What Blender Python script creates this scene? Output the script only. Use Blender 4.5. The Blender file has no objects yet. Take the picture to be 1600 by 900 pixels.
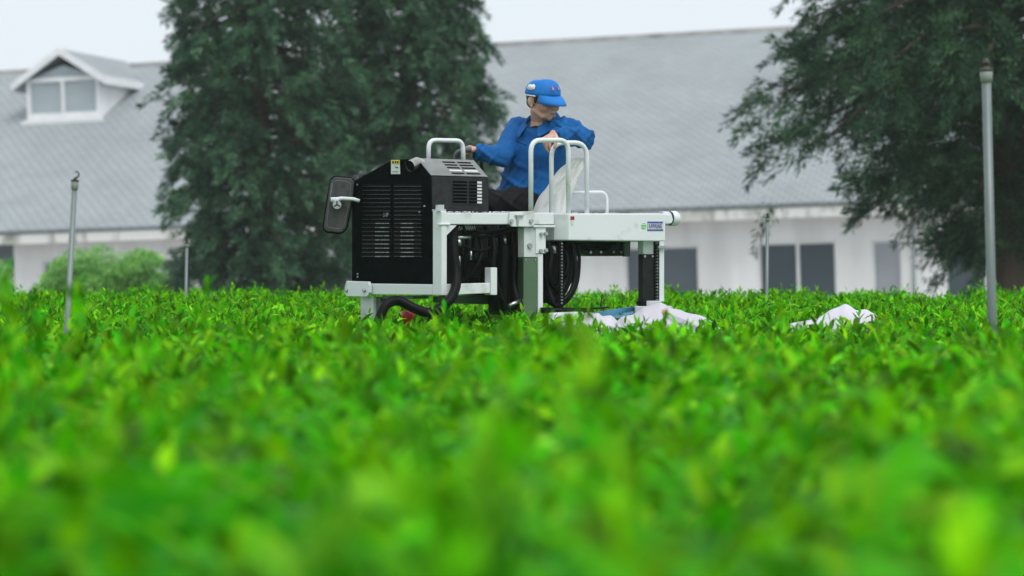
import bpy, bmesh, math, random
import numpy as np
from mathutils import Vector, Matrix, Euler

# ------------------------------------------------------------------ camera, sky, sun, exposure
SC = bpy.context.scene
COL = SC.collection
F = 3778.0                       # focal length in photo pixels (85 mm on a 36 mm sensor, 1600 px wide)
HOR, CZ = 428.0, 1.20            # horizon row, camera height
R = math.radians

cam_d = bpy.data.cameras.new('camera')
cam = bpy.data.objects.new('camera', cam_d); COL.objects.link(cam)
cam.location = (0, 0, CZ)
cam.rotation_euler = (R(90) - math.atan((450 - HOR) / F), 0, 0)
cam_d.sensor_width = 36; cam_d.lens = 85
cam_d.clip_start = 0.05; cam_d.clip_end = 1000
cam_d.dof.use_dof = True; cam_d.dof.focus_distance = 13.0; cam_d.dof.aperture_fstop = 2.4
SC.camera = cam

SUN_EL, SUN_AZ = 58.0, 150.0     # azimuth measured from +Y towards +X: behind the camera, to its right
world = bpy.data.worlds.new('World'); SC.world = world
world.use_nodes = True
wt = world.node_tree; wt.nodes.clear()
w_out = wt.nodes.new('ShaderNodeOutputWorld'); w_bg = wt.nodes.new('ShaderNodeBackground')
w_sky = wt.nodes.new('ShaderNodeTexSky'); w_sky.sky_type = 'NISHITA'; w_sky.sun_disc = False
w_sky.sun_elevation = R(SUN_EL); w_sky.sun_rotation = R(SUN_AZ)
w_sky.air_density = 1.0; w_sky.dust_density = 6.0
w_mix = wt.nodes.new('ShaderNodeMix'); w_mix.data_type = 'RGBA'; w_mix.inputs[0].default_value = 0.86
w_mix.inputs[7].default_value = (8.35, 9.05, 9.7, 1)      # the closed cloud layer over the blue
wt.links.new(w_sky.outputs[0], w_mix.inputs[6]); wt.links.new(w_mix.outputs[2], w_bg.inputs[0])
w_bg.inputs[1].default_value = 0.088
wt.links.new(w_bg.outputs[0], w_out.inputs[0])

sun_d = bpy.data.lights.new('sun', 'SUN'); sun_d.energy = 1.45; sun_d.angle = R(28); sun_d.color = (1, .985, .96)
sun = bpy.data.objects.new('sun', sun_d); COL.objects.link(sun)
sun.rotation_euler = (R(90 - SUN_EL), 0, R(180 - SUN_AZ))

SC.view_settings.view_transform = 'Standard'; SC.view_settings.look = 'None'
SC.view_settings.exposure = 0.34; SC.view_settings.gamma = 1.0; SC.view_settings.use_curve_mapping = False
SC.render.engine = 'CYCLES'
cy = SC.cycles
cy.use_denoising = True; cy.use_adaptive_sampling = True; cy.adaptive_threshold = 0.015
cy.max_bounces = 7; cy.diffuse_bounces = 3; cy.glossy_bounces = 3; cy.transmission_bounces = 4; cy.volume_bounces = 1
cy.transparent_max_bounces = 8
cy.volume_step_rate = 4

# ------------------------------------------------------------------ helpers
def P(px, py, Y):
    return Vector(((px - 800) / F * Y, Y, CZ - (py - HOR) / F * Y))

def tag(o, label=None, cat=None, group=None, kind=None):
    if label: o['label'] = label
    if cat: o['category'] = cat
    if group: o['group'] = group
    if kind: o['kind'] = kind
    return o

def empty(name, loc, label=None, cat=None, group=None):
    o = bpy.data.objects.new(name, None); COL.objects.link(o); o.location = loc
    o.empty_display_size = .1
    return tag(o, label, cat, group)

def link(name, me, mats, parent=None, smooth=False):
    if not isinstance(mats, (list, tuple)): mats = [mats]
    o = bpy.data.objects.new(name, me); COL.objects.link(o)
    me.materials.clear()
    for m in mats: me.materials.append(m)
    if smooth: me.polygons.foreach_set('use_smooth', np.ones(len(me.polygons), bool))
    if parent is not None:
        o.parent = parent; o.matrix_parent_inverse = abs_matrix(parent).inverted()
    return o

def abs_matrix(o):
    m = o.matrix_basis.copy()
    if o.parent is not None: m = abs_matrix(o.parent) @ o.matrix_parent_inverse @ m
    return m

class MB:
    """collects shapes in world space; build() links them as ONE mesh object"""
    def __init__(s): s.bm = bmesh.new()
    def poly_prism(s, pts, ext):
        ext = Vector(ext); a = [s.bm.verts.new(p) for p in pts]; b = [s.bm.verts.new(Vector(p) + ext) for p in pts]
        n = len(a)
        s.bm.faces.new(a); s.bm.faces.new(b[::-1])
        for i in range(n): s.bm.faces.new((a[i], b[i], b[(i + 1) % n], a[(i + 1) % n]))
        return s
    def beam(s, p, q, w, h, up=(0, 0, 1)):
        p, q = Vector(p), Vector(q); d = (q - p).normalized(); up = Vector(up)
        x = d.cross(up).normalized(); y = x.cross(d).normalized()
        s.poly_prism([p + x * w / 2 * i + y * h / 2 * j for i, j in ((-1, -1), (1, -1), (1, 1), (-1, 1))], q - p); return s
    def tube(s, pts, r, n=10, cap=True):
        pts = [Vector(p) for p in pts]; rings = []
        rr = r if isinstance(r, (list, tuple)) else [r] * len(pts)
        prev = None
        for i, p in enumerate(pts):
            d = (pts[min(i + 1, len(pts) - 1)] - pts[max(i - 1, 0)]).normalized()
            if prev is None:
                x = d.orthogonal().normalized()
            else:
                x = (prev - d * prev.dot(d)).normalized()
            prev = x; y = d.cross(x)
            rings.append([s.bm.verts.new(p + (x * math.cos(2 * math.pi * k / n) + y * math.sin(2 * math.pi * k / n)) * rr[i]) for k in range(n)])
        for a, b in zip(rings, rings[1:]):
            for k in range(n):
                f = s.bm.faces.new((a[k], a[(k + 1) % n], b[(k + 1) % n], b[k])); f.smooth = True
        if cap: s.bm.faces.new(rings[0][::-1]); s.bm.faces.new(rings[-1])
        return s
    def ball(s, c, r, sub=2, mat=None):
        m = Matrix.Translation(c) @ (mat if mat is not None else Matrix.Diagonal((*((r,) * 3 if not isinstance(r, (tuple, list)) else r), 1)))
        bmesh.ops.create_icosphere(s.bm, subdivisions=sub, radius=1, matrix=m); return s
    def build(s, name, mat, parent=None, bevel=0.0, smooth=False):
        bmesh.ops.recalc_face_normals(s.bm, faces=s.bm.faces[:])
        me = bpy.data.meshes.new(name); s.bm.to_mesh(me); s.bm.free()
        o = link(name, me, mat, parent, smooth)
        if parent is not None:                      # vertices are in world space
            o.matrix_parent_inverse = abs_matrix(parent).inverted()
        if bevel:
            m = o.modifiers.new('bevel', 'BEVEL'); m.width = bevel; m.segments = 2; m.limit_method = 'ANGLE'; m.angle_limit = R(40)
        return o

def smooth_path(pts, k=6):
    """Catmull-Rom through pts"""
    pts = [Vector(p) for p in pts]; out = []
    q = [pts[0] * 2 - pts[1]] + pts + [pts[-1] * 2 - pts[-2]]
    for i in range(1, len(q) - 2):
        a, b, c, d = q[i - 1:i + 3]
        for j in range(k):
            t = j / k
            out.append(.5 * ((2 * b) + (c - a) * t + (2 * a - 5 * b + 4 * c - d) * t * t + (3 * b - a - 3 * c + d) * t ** 3))
    return out + [pts[-1]]

def round_path(pts, r, k=5):
    """polyline with its inner corners rounded"""
    pts = [Vector(p) for p in pts]; out = [pts[0]]
    for a, b, c in zip(pts, pts[1:], pts[2:]):
        d1, d2 = (a - b), (c - b)
        rr = min(r, d1.length * .49, d2.length * .49)
        s, e = b + d1.normalized() * rr, b + d2.normalized() * rr
        for j in range(k + 1):
            t = j / k; out.append(s * (1 - t) ** 2 + b * 2 * t * (1 - t) + e * t * t)
    return out + [pts[-1]]

def mesh_np(name, V, faces_list, mat_idx=None):
    """numpy verts + list of (n,k) index arrays -> mesh"""
    me = bpy.data.meshes.new(name)
    V = np.ascontiguousarray(V, dtype=np.float32)
    me.vertices.add(len(V)); me.vertices.foreach_set('co', V.ravel())
    loops = np.concatenate([f.ravel() for f in faces_list]).astype(np.int32)
    sizes = np.concatenate([np.full(len(f), f.shape[1], np.int32) for f in faces_list])
    starts = np.concatenate([[0], np.cumsum(sizes)[:-1]]).astype(np.int32)
    me.loops.add(len(loops)); me.loops.foreach_set('vertex_index', loops)
    me.polygons.add(len(sizes)); me.polygons.foreach_set('loop_start', starts)
    if mat_idx is not None: me.polygons.foreach_set('material_index', np.concatenate(mat_idx).astype(np.int32))
    me.update(calc_edges=True); me.validate()
    return me

def unit(a): return a / np.maximum(np.linalg.norm(a, axis=-1, keepdims=True), 1e-9)

# ------------------------------------------------------------------ materials
def mat(name, col, rough=.5, metal=0., vary=.08, scale=8., bump=0., bscale=None, spec=.5, col2=None, island=0., trans=0., coord='Object', coat=0., lo=.35, hi=.65, detail=5, stretch=None):
    m = bpy.data.materials.new(name); m.use_nodes = True
    nt = m.node_tree; nt.nodes.clear(); N = nt.nodes.new; L = nt.links.new
    out = N('ShaderNodeOutputMaterial'); bs = N('ShaderNodeBsdfPrincipled')
    tc = N('ShaderNodeTexCoord'); no = N('ShaderNodeTexNoise'); no.inputs['Scale'].default_value = scale; no.inputs['Detail'].default_value = detail
    vec = tc.outputs[coord]
    if stretch:
        mp = N('ShaderNodeMapping'); mp.inputs['Scale'].default_value = stretch; L(vec, mp.inputs[0]); vec = mp.outputs[0]
    L(vec, no.inputs['Vector'])
    rp = N('ShaderNodeValToRGB'); rp.color_ramp.elements[0].position = lo; rp.color_ramp.elements[1].position = hi
    c2 = col2 if col2 else tuple(c * (1 - 2.5 * vary) for c in col)
    rp.color_ramp.elements[0].color = (*c2, 1); rp.color_ramp.elements[1].color = (*col, 1)
    L(no.outputs['Fac'], rp.inputs[0])
    cout = rp.outputs[0]
    if island:
        ge = N('ShaderNodeNewGeometry'); hs = N('ShaderNodeHueSaturation')
        mr = N('ShaderNodeMapRange'); mr.inputs[3].default_value = 1 - island; mr.inputs[4].default_value = 1 + island
        L(ge.outputs['Random Per Island'], mr.inputs[0]); L(mr.outputs[0], hs.inputs['Value'])
        mh = N('ShaderNodeMath'); mh.operation = 'MULTIPLY_ADD'; mh.inputs[1].default_value = 7.31; mh.inputs[2].default_value = 0
        L(ge.outputs['Random Per Island'], mh.inputs[0]); fr = N('ShaderNodeMath'); fr.operation = 'FRACT'; L(mh.outputs[0], fr.inputs[0])
        m2 = N('ShaderNodeMapRange'); m2.inputs[3].default_value = .5 - island * .045; m2.inputs[4].default_value = .5 + island * .035
        L(fr.outputs[0], m2.inputs[0]); L(m2.outputs[0], hs.inputs['Hue'])
        L(cout, hs.inputs['Color']); cout = hs.outputs[0]
    L(cout, bs.inputs['Base Color'])
    bs.inputs['Roughness'].default_value = rough; bs.inputs['Metallic'].default_value = metal
    bs.inputs['Specular IOR Level'].default_value = spec; bs.inputs['Coat Weight'].default_value = coat
    if vary and not trans:
        r2 = N('ShaderNodeMapRange'); r2.inputs[3].default_value = max(.02, rough - .08); r2.inputs[4].default_value = min(1, rough + .1)
        L(no.outputs['Fac'], r2.inputs[0]); L(r2.outputs[0], bs.inputs['Roughness'])
    if bump:
        nb = N('ShaderNodeTexNoise'); nb.inputs['Scale'].default_value = bscale or scale * 4; nb.inputs['Detail'].default_value = 4
        L(vec, nb.inputs['Vector'])
        bu = N('ShaderNodeBump'); bu.inputs['Strength'].default_value = 1; bu.inputs['Distance'].default_value = bump
        L(nb.outputs['Fac'], bu.inputs['Height']); L(bu.outputs[0], bs.inputs['Normal'])
    sh = bs.outputs[0]
    if trans:
        tr = N('ShaderNodeBsdfTranslucent'); mx = N('ShaderNodeMixShader'); mx.inputs[0].default_value = trans
        L(cout, tr.inputs[0]); L(bs.outputs[0], mx.inputs[1]); L(tr.outputs[0], mx.inputs[2]); sh = mx.outputs[0]
    L(sh, out.inputs[0])
    m['cout'] = 1
    return m

def plain_islands(col, jitter): pass
M = {}
# ------------------------------------------------------------------ ground
M['soil'] = mat('soil', (.42, .41, .39), .9, vary=.1, scale=1.5, bump=.01)  # unseen yard surface, made pale to bounce light onto the building walls
b = MB(); b.poly_prism([(-150, -20, -.4), (150, -20, -.4), (150, 280, -.4), (-150, 280, -.4)], (0, 0, .4))
tag(b.build('ground', M['soil']), kind='structure')

# ------------------------------------------------------------------ the white building
M['white_wall'] = mat('white_wall', (.86, .86, .85), .85, vary=.07, scale=1.1, bump=.002, bscale=40, stretch=(1.5, 1, .3))
M['fascia'] = mat('fascia', (.72, .72, .69), .85, vary=.3, scale=2.2, col2=(.26, .27, .22), lo=.32, hi=.52, stretch=(1.6, 1, .5))
M['trim'] = mat('trim', (.78, .79, .79), .5, vary=.04, scale=3)
M['pane_dark'] = mat('pane_dark', (.075, .10, .12), .12, vary=.1, scale=.6)
M['pane_pale'] = mat('pane_pale', (.36, .42, .44), .2, vary=.1, scale=.8)
M['door_grey'] = mat('door_grey', (.33, .35, .38), .5, vary=.05, scale=1)
M['ridge'] = mat('ridge', (.33, .33, .32), .8, vary=.2, scale=1.5)

def roof_material():
    m = bpy.data.materials.new('slate_tiles'); m.use_nodes = True
    nt = m.node_tree; bs = nt.nodes['Principled BSDF']; N = nt.nodes.new; L = nt.links.new
    tc = N('ShaderNodeTexCoord'); sp = N('ShaderNodeSeparateXYZ'); cb = N('ShaderNodeCombineXYZ')
    L(tc.outputs['Object'], sp.inputs[0])
    mu = N('ShaderNodeMath'); mu.operation = 'MULTIPLY'; mu.inputs[1].default_value = 1.35
    L(sp.outputs['Y'], mu.inputs[0]); L(sp.outputs['X'], cb.inputs['X']); L(mu.outputs[0], cb.inputs['Y'])
    br = N('ShaderNodeTexBrick'); L(cb.outputs[0], br.inputs['Vector'])
    br.inputs['Color1'].default_value = (.345, .378, .388, 1); br.inputs['Color2'].default_value = (.305, .335, .345, 1)
    br.inputs['Mortar'].default_value = (.19, .215, .225, 1); br.inputs['Scale'].default_value = 1.0
    br.inputs['Brick Width'].default_value = .26; br.inputs['Row Height'].default_value = .21
    br.inputs['Mortar Size'].default_value = .022; br.inputs['Mortar Smooth'].default_value = .3
    no = N('ShaderNodeTexNoise'); no.inputs['Scale'].default_value = .8; no.inputs['Detail'].default_value = 6; L(tc.outputs['Object'], no.inputs['Vector'])
    mp = N('ShaderNodeMapRange'); mp.inputs[1].default_value = .3; mp.inputs[2].default_value = .7; mp.inputs[3].default_value = .90; mp.inputs[4].default_value = 1.07
    L(no.outputs['Fac'], mp.inputs[0])
    mx = N('ShaderNodeMix'); mx.data_type = 'RGBA'; mx.blend_type = 'MULTIPLY'; mx.inputs[0].default_value = 1
    L(br.outputs['Color'], mx.inputs[6]); L(mp.outputs[0], mx.inputs[7]); L(mx.outputs[2], bs.inputs['Base Color'])
    bu = N('ShaderNodeBump'); bu.inputs['Distance'].default_value = .02; L(br.outputs['Fac'], bu.inputs['Height']); bu.invert = True
    L(bu.outputs[0], bs.inputs['Normal']); bs.inputs['Roughness'].default_value = .55
    return m
M['slate'] = roof_material()

TH = R(16.5); YB = 55.0
BM = Matrix.Translation(P(685, HOR, YB).xy.to_3d()) @ Matrix.Rotation(-TH, 4, 'Z') @ Matrix.Rotation(-.027, 4, 'Y')
BI = BM.inverted()
def bhit(px, py, n, d):
    """where the sight line of a photo pixel meets the building-space plane n.p = d (building space)"""
    o = BI @ Vector((0, 0, CZ)); q = BI @ P(px, py, 10.); r = q - o; n = Vector(n)
    return o + r * ((d - n.dot(o)) / n.dot(r))
YE, RUN = -.6, 10.0
ze = bhit(685, 335, (0, 1, 0), YE).z; zr = bhit(685, 76, (0, 1, 0), RUN).z
SL = (zr - ze) / (RUN - YE)
def wallpx(px, py, y=0.): p = bhit(px, py, (0, 1, 0), y); return p.x, p.z
def bb(o):                                      # building-space mesh -> its place
    return o
bld = empty('white_building', (0, 0, 0), 'long white single storey building with a grey tiled roof and dormer, behind the trees', 'building')
bld.matrix_basis = BM
class LMB(MB):
    """shapes given in building space, child of the building"""
    def box(s, x0, x1, y0, y1, z0, z1):
        s.poly_prism([(x0, y0, z0), (x1, y0, z0), (x1, y1, z0), (x0, y1, z0)], (0, 0, z1 - z0)); return s
    def put(s, name, m, parent=bld, bevel=0., lab=None):
        bmesh.ops.recalc_face_normals(s.bm, faces=s.bm.faces[:])
        me = bpy.data.meshes.new(name); s.bm.to_mesh(me); s.bm.free()
        o = bpy.data.objects.new(name, me); COL.objects.link(o); me.materials.append(m); o.parent = parent
        if lab: o['label'] = lab
        if bevel:
            k = o.modifiers.new('bevel', 'BEVEL'); k.width = bevel; k.segments = 2; k.limit_method = 'ANGLE'
        return o
XL, XR = -17.5, 19.0
# openings: px rectangle, kind
OP = [(-60, 22, 381, 470, 'dark', 0), (66, 112, 408, 475, 'dark', 0), (248, 296, 404, 478, 'dark', 0), (420, 500, 398, 478, 'dark', 1), (975, 1091, 387, 478, 'dark', 0),
      (1184, 1306, 380, 476, 'dark', 1), (1362, 1408, 376, 482, 'door', 0), (1475, 1540, 376, 465, 'dark', 0), (1640, 1760, 370, 463, 'dark', 1)]
holes = []
for a, c, t, bt, kind, mull in OP:
    x0, z1 = wallpx(a, t); x1, _ = wallpx(c, t); _, z0 = wallpx(c, bt); holes.append((x0, x1, z0, z1, kind, mull))
ztop = ze - .30
b = LMB(); x = XL
for (x0, x1, z0, z1, k, mu) in holes:
    b.box(x, x0, 0, .25, -1.2, ztop); b.box(x0, x1, 0, .25, z1, ztop); b.box(x0, x1, 0, .25, -1.2, z0); x = x1
b.box(x, XR, 0, .25, -1.2, ztop)
b.box(XL, XR, 2 * RUN - .5, 2 * RUN - .3, -1.2, ztop)
b.box(XL, XL + .25, .25, 2 * RUN - .5, -1.2, ztop); b.box(XR - .25, XR, .25, 2 * RUN - .5, -1.2, ztop)
b.put('wall', M['white_wall'])
b = LMB(); b.box(XL + .3, XR - .3, 2.2, 2.4, -1.2, ztop); b.put('inner_wall', M['door_grey'])
for (x0, x1, z0, z1, k, mu) in holes:
    b = LMB(); w = .05
    b.box(x0, x0 + w, .06, .16, z0, z1); b.box(x1 - w, x1, .06, .16, z0, z1); b.box(x0 + w, x1 - w, .06, .16, z1 - w, z1); b.box(x0 + w, x1 - w, .06, .16, z0, z0 + w)
    if mu: xm = (x0 + x1) / 2 + .01; b.box(xm - .035, xm + .035, .05, .17, z0 + w, z1 - w)
    fr = b.put('door' if k == 'door' else 'window', M['trim'])
    b = LMB(); b.box(x0 + w, x1 - w, .10, .115, z0 + w, z1 - w)
    b.put('panel' if k == 'door' else 'pane', M['door_grey' if k == 'door' else 'pane_dark'], fr)
    if k != 'door':
        b = LMB(); b.box(x0 - .04, x1 + .04, -.05, -.003, z0 - .07, z0 - .005); b.put('sill', M['trim'], fr)
# eave board, soffit, roof
b = LMB(); b.box(XL - .4, XR + .4, YE, YE + .14, ze - .36, ze - .012); b.put('fascia', M['fascia'], bevel=.02)
b = LMB(); b.box(XL - .4, XR + .4, YE + .14, -.003, ze - .33, ze - .25); b.put('soffit', M['trim'])
b = LMB()
nrm = Vector((0, -SL, 1)).normalized()
xl, xr = XL - .5, XR + .5
b.poly_prism([(xl, YE - .06, ze - .06 * SL), (xr, YE - .06, ze - .06 * SL), (xr, RUN, zr), (xl, RUN, zr)], nrm * -.10)
roof = b.put('roof', M['slate'])
b = LMB(); b.poly_prism([(xl, 2 * RUN - YE, ze), (xr, 2 * RUN - YE, ze), (xr, RUN + .02, zr - .01), (xl, RUN + .02, zr - .01)], (0, 0, -.1)); b.put('back_slope', M['slate'], roof)
b = LMB(); b.poly_prism([(xl, RUN - .17, zr - .12), (xl, RUN - .06, zr + .07), (xl, RUN + .12, zr + .07), (xl, RUN + .2, zr - .14)], (xr - xl, 0, 0)); b.put('ridge_cap', M['ridge'], roof)
for xx, sg in ((XL + .02, 1), (XR - .02, -1)):
    b = LMB(); b.poly_prism([(xx, 0.2, ztop), (xx, RUN, zr - .3), (xx, 2 * RUN - .4, ztop)], (sg * .2, 0, 0)); b.put('gable', M['white_wall'])
# dormer: its front plane stands where the sill meets the roof
rn = Vector((0, -SL, 1)); rd = ze - YE * SL
ps = bhit(90, 190, rn, rd); YD = ps.y
dx0, _ = wallpx(42, 160, YD); dx1, _ = wallpx(155, 160, YD)
_, dzs = wallpx(90, 187, YD); _, dzt = wallpx(147, 119, YD); _, dza = wallpx(88, 83, YD); dxm = (dx0 + dx1) / 2
def yroof(z): return (z - rd) / SL
dorm = empty('dormer', (0, 0, 0)); dorm.parent = bld
b = LMB(); t = .11
b.box(dx0, dx0 + t, YD, YD + .15, dzs, dzt); b.box(dx1 - .08, dx1, YD, YD + .15, dzs, dzt); b.box(dx0 + t, dx1 - .08, YD, YD + .15, dzs, dzs + .18)
b.box(dx0 + t, dx1 - .08, YD, YD + .15, dzt - .09, dzt + .02)
b.box(dxm - .04, dxm + .04, YD, YD + .15, dzs + .18, dzt - .09)
b.put('window_frame', M['trim'], dorm)
b = LMB(); b.box(dx0 + t, dx1 - .08, YD + .06, YD + .08, dzs + .18, dzt - .09)
b.poly_prism([(dx0 + .1, YD + .06, dzt + .02), (dx1 - .1, YD + .06, dzt + .02), (dxm, YD + .06, dza - .33)], (0, .02, 0)); b.put('pane', M['pane_pale'], dorm)
yb = yroof(dzt) + .05
for xx, sg in ((dx1, -1), (dx0, 1)):
    b = LMB(); b.poly_prism([(xx, YD + .15, dzs), (xx, YD + .15, dzt), (xx, yb, dzt)], (sg * .12, 0, 0)); b.put('cheek', M['white_wall'], dorm)
b = LMB(); ov = .34; k = (dza - dzt) / (dxm - dx0)
yr_ = min(yroof(dza), RUN + .3)
for sg, xe in ((-1, dx0 - ov), (1, dx1 + ov * .6)):
    zz = dza - abs(xe - dxm) * k
    b.poly_prism([(xe, YD - .11, zz), (dxm, YD - .11, dza), (dxm, yr_, dza), (xe, yroof(zz), zz)], (0, 0, .10))
b.put('dormer_roof', M['slate'], dorm)
b = LMB()
for sg, xe in ((-1, dx0 - ov), (1, dx1 + ov * .6)):
    zz = dza - abs(xe - dxm) * k
    b.poly_prism([(xe, YD - .19, zz - .07), (dxm, YD - .19, dza - .07), (dxm, YD - .19, dza + .12), (xe, YD - .19, zz + .12)], (0, .077, 0))
    b.poly_prism([(xe + sg * .003, YD - .11, zz - .1), (xe + sg * .003, YD - .11, zz + .12), (xe + sg * .003, yroof(zz), zz + .12), (xe + sg * .003, yroof(zz), zz - .1)], (sg * .05, 0, 0))
b.put('bargeboard', M['trim'], dorm)
b = LMB(); b.box(dx0 - .12, dx1 + .12, YD - .1, YD - .003, dzs - .12, dzs + .01); b.put('sill', M['trim'], dorm)
b = LMB(); b.tube([(wallpx(1428, 400)[0], -.07, -1), (wallpx(1428, 400)[0], -.07, ze - .34)], .03, 8); b.put('downpipe', M['door_grey'])

# ------------------------------------------------------------------ haze
hz = bpy.data.materials.new('haze'); hz.use_nodes = True; nt = hz.node_tree; nt.nodes.clear()
ho = nt.nodes.new('ShaderNodeOutputMaterial'); hv = nt.nodes.new('ShaderNodeVolumePrincipled')
hv.inputs['Color'].default_value = (.93, .97, 1, 1); hv.inputs['Density'].default_value = .0007; hv.inputs['Anisotropy'].default_value = 0
nt.links.new(hv.outputs[0], ho.inputs['Volume'])
b = MB(); b.poly_prism([(-160, -30, -1.5), (160, -30, -1.5), (160, 290, -1.5), (-160, 290, -1.5)], (0, 0, 16.5))
tag(b.build('haze', hz), kind='stuff')
# ------------------------------------------------------------------ tea field
rng = np.random.default_rng(7)
M['tea_young'] = mat('tea_young', (.155, .51, .003), .38, vary=.1, scale=4, col2=(.06, .28, .002), lo=.40, hi=.60, island=.7, trans=.38, spec=.08)
M['tea_mature'] = mat('tea_mature', (.014, .105, .028), .34, vary=.15, scale=5, island=.4, trans=.12, spec=.8, coat=.2)
M['tea_waxy'] = mat('tea_waxy', (.17, .41, .23), .4, vary=.12, scale=5, island=.35, trans=.15, spec=.9, coat=.3)  # naturally paler leaf, with teal sky glint put into its base colour
M['tea_bed'] = mat('tea_bed', (.006, .026, .004), .8, vary=.25, scale=14, bump=.03)  # near-black green carries the shade of the gaps between leaves

def waves(x, y, seed, wl, n=6):
    r = np.random.default_rng(seed); o = 0
    for i in range(n):
        a = r.uniform(0, 2 * math.pi); k = 2 * math.pi / (wl * r.uniform(.6, 1.6)); o = o + np.sin(k * (x * math.cos(a) + y * math.sin(a)) + r.uniform(0, 6.3))
    return o / n ** .5
EDGE = 20.5
def canopy(x, y):
    z = .885 + np.clip((y - 13) / 7, 0, 1) * .085 + .030 * waves(x, y, 3, 1.1) + (.030 + .026 * np.clip(9 - y, 0, 5) / 5) * waves(x, y, 5, .42)
    for px, Y, sx, sy, dz in ((1010, 12.45, .5, .5, .10), (900, 12.4, .25, .4, .05), (1305, 12.4, .36, .5, .10), (632, 12.2, .16, .5, .05)):
        z = z - dz * np.exp(-((x - (px - 800) / F * Y) / sx) ** 4 - ((y - Y) / sy) ** 2)
    return z - np.clip(y - EDGE + .5, 0, 5) * .5

def leaf_mesh(pos, d, nrm, ln, wd, curl, detail):
    """pos,d,nrm (N,3); ln,wd,curl (N,) -> V, faces"""
    d = unit(d); s = unit(np.cross(d, nrm)); n = np.cross(s, d)
    L, W, C = ln[:, None], wd[:, None], curl[:, None]
    N = len(pos)
    if detail:
        def at(t, off, lift): return pos + d * L * t + s * W * off - n * (C * L * t * t) + n * (W * lift)
        V = np.stack([at(0, 0, 0), at(.3, .43, .16), at(.3, -.43, .16), at(.32, 0, 0), at(.66, .36, .14), at(.66, -.36, .14), at(.68, 0, 0), at(1, 0, 0)], 1).reshape(-1, 3)
        i = (np.arange(N) * 8)[:, None]
        q = np.concatenate([i + np.array([1, 4, 6, 3]), i + np.array([3, 6, 5, 2])]); t = np.concatenate([i + np.array([0, 1, 3]), i + np.array([0, 3, 2]), i + np.array([4, 7, 6]), i + np.array([6, 7, 5])])
        return V, [q, t]
    V = np.stack([pos, pos + d * L * .45 + s * W * .5 + n * W * .1, pos + d * L - n * C * L, pos + d * L * .45 - s * W * .5 + n * W * .1], 1).reshape(-1, 3)
    i = (np.arange(N) * 4)[:, None]
    return V, [i + np.array([0, 1, 2, 3])]

HOLES = []      # (x0,x1,y0,y1) where the machine's legs and the sacks take the place of shoots
for a, c, y0, y1 in ((560, 600, 12.9, 13.5), (816, 852, 12.75, 13.15), (1004, 1040, 13.2, 13.7)):
    HOLES.append(((a - 800) / F * 13.1, (c - 800) / F * 13.1, y0, y1))
def keep(x, y):
    k = np.ones(len(x), bool)
    for a, c, y0, y1 in HOLES: k &= ~((x > a) & (x < c) & (y > y0) & (y < y1))
    return k
def wedge(n, y0, y1, mar):
    y = np.sqrt(rng.uniform(y0 ** 2, y1 ** 2, n)) if mar < .1 else rng.uniform(y0, y1, n)
    hw = .2117 * y + mar; pk = rng.uniform(0, .2117 * y1 + mar, n) < hw
    y = y[pk]; hw = hw[pk]; return rng.uniform(-hw, hw), y
Vs, Fs, Ms, base = [], [], [], 0
def addleaves(V, fl, mi):
    global base
    Vs.append(V)
    for f in fl: Fs.append(f + base); Ms.append(np.full(len(f), mi))
    base += len(V)
def shoots(x, y, z, nl, ln0, detail, mi=0, up=(35, 75)):
    n = len(x); az0 = rng.uniform(0, 6.283, n); tilt = unit(np.stack([rng.normal(0, .22, n), rng.normal(0, .22, n), np.ones(n)], 1))
    sh = rng.uniform(.03, .075, n)
    for k in range(nl):
        f = k / max(1, nl - 1)
        az = az0 + k * 2.4; el = np.radians(rng.uniform(up[0], up[1], n) * (.72 + .45 * f))
        d = np.stack([np.cos(az) * np.cos(el), np.sin(az) * np.cos(el), np.sin(el)], 1) + tilt * .25
        p = np.stack([x, y, z], 1) + tilt * (sh * (f - .55) * 1.2)[:, None]
        ln = ln0 * rng.uniform(.75, 1.25, n) * (1.12 - .40 * f)
        nr = np.stack([-np.cos(az) * np.sin(el), -np.sin(az) * np.sin(el), np.cos(el)], 1) + rng.normal(0, .15, (n, 3))
        addleaves(*leaf_mesh(p, d, nr, ln, ln * rng.uniform(.32, .45, n), rng.uniform(.02, .28, n), detail), mi)
def mature(n, y0, y1, detail, waxy_glint=False):
    x, y = wedge(n, y0, y1, 1.6); k = keep(x, y); x, y = x[k], y[k]; n = len(x)
    z = canopy(x, y) - (rng.uniform(-.05, .02, n) if waxy_glint else rng.uniform(-.035, .10, n))
    az = rng.uniform(0, 6.283, n); el = np.radians(rng.uniform(-15, 55, n))
    d = np.stack([np.cos(az) * np.cos(el), np.sin(az) * np.cos(el), np.sin(el)], 1)
    nr = np.stack([-np.cos(az) * np.sin(el), -np.sin(az) * np.sin(el), np.cos(el)], 1) + rng.normal(0, .25, (n, 3))
    ln = rng.uniform(.055, .10, n)
    addleaves(*leaf_mesh(np.stack([x, y, z], 1), d, nr, ln, ln * rng.uniform(.38, .5, n), rng.uniform(.05, .3, n), detail), 3 if waxy_glint else 1)
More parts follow.
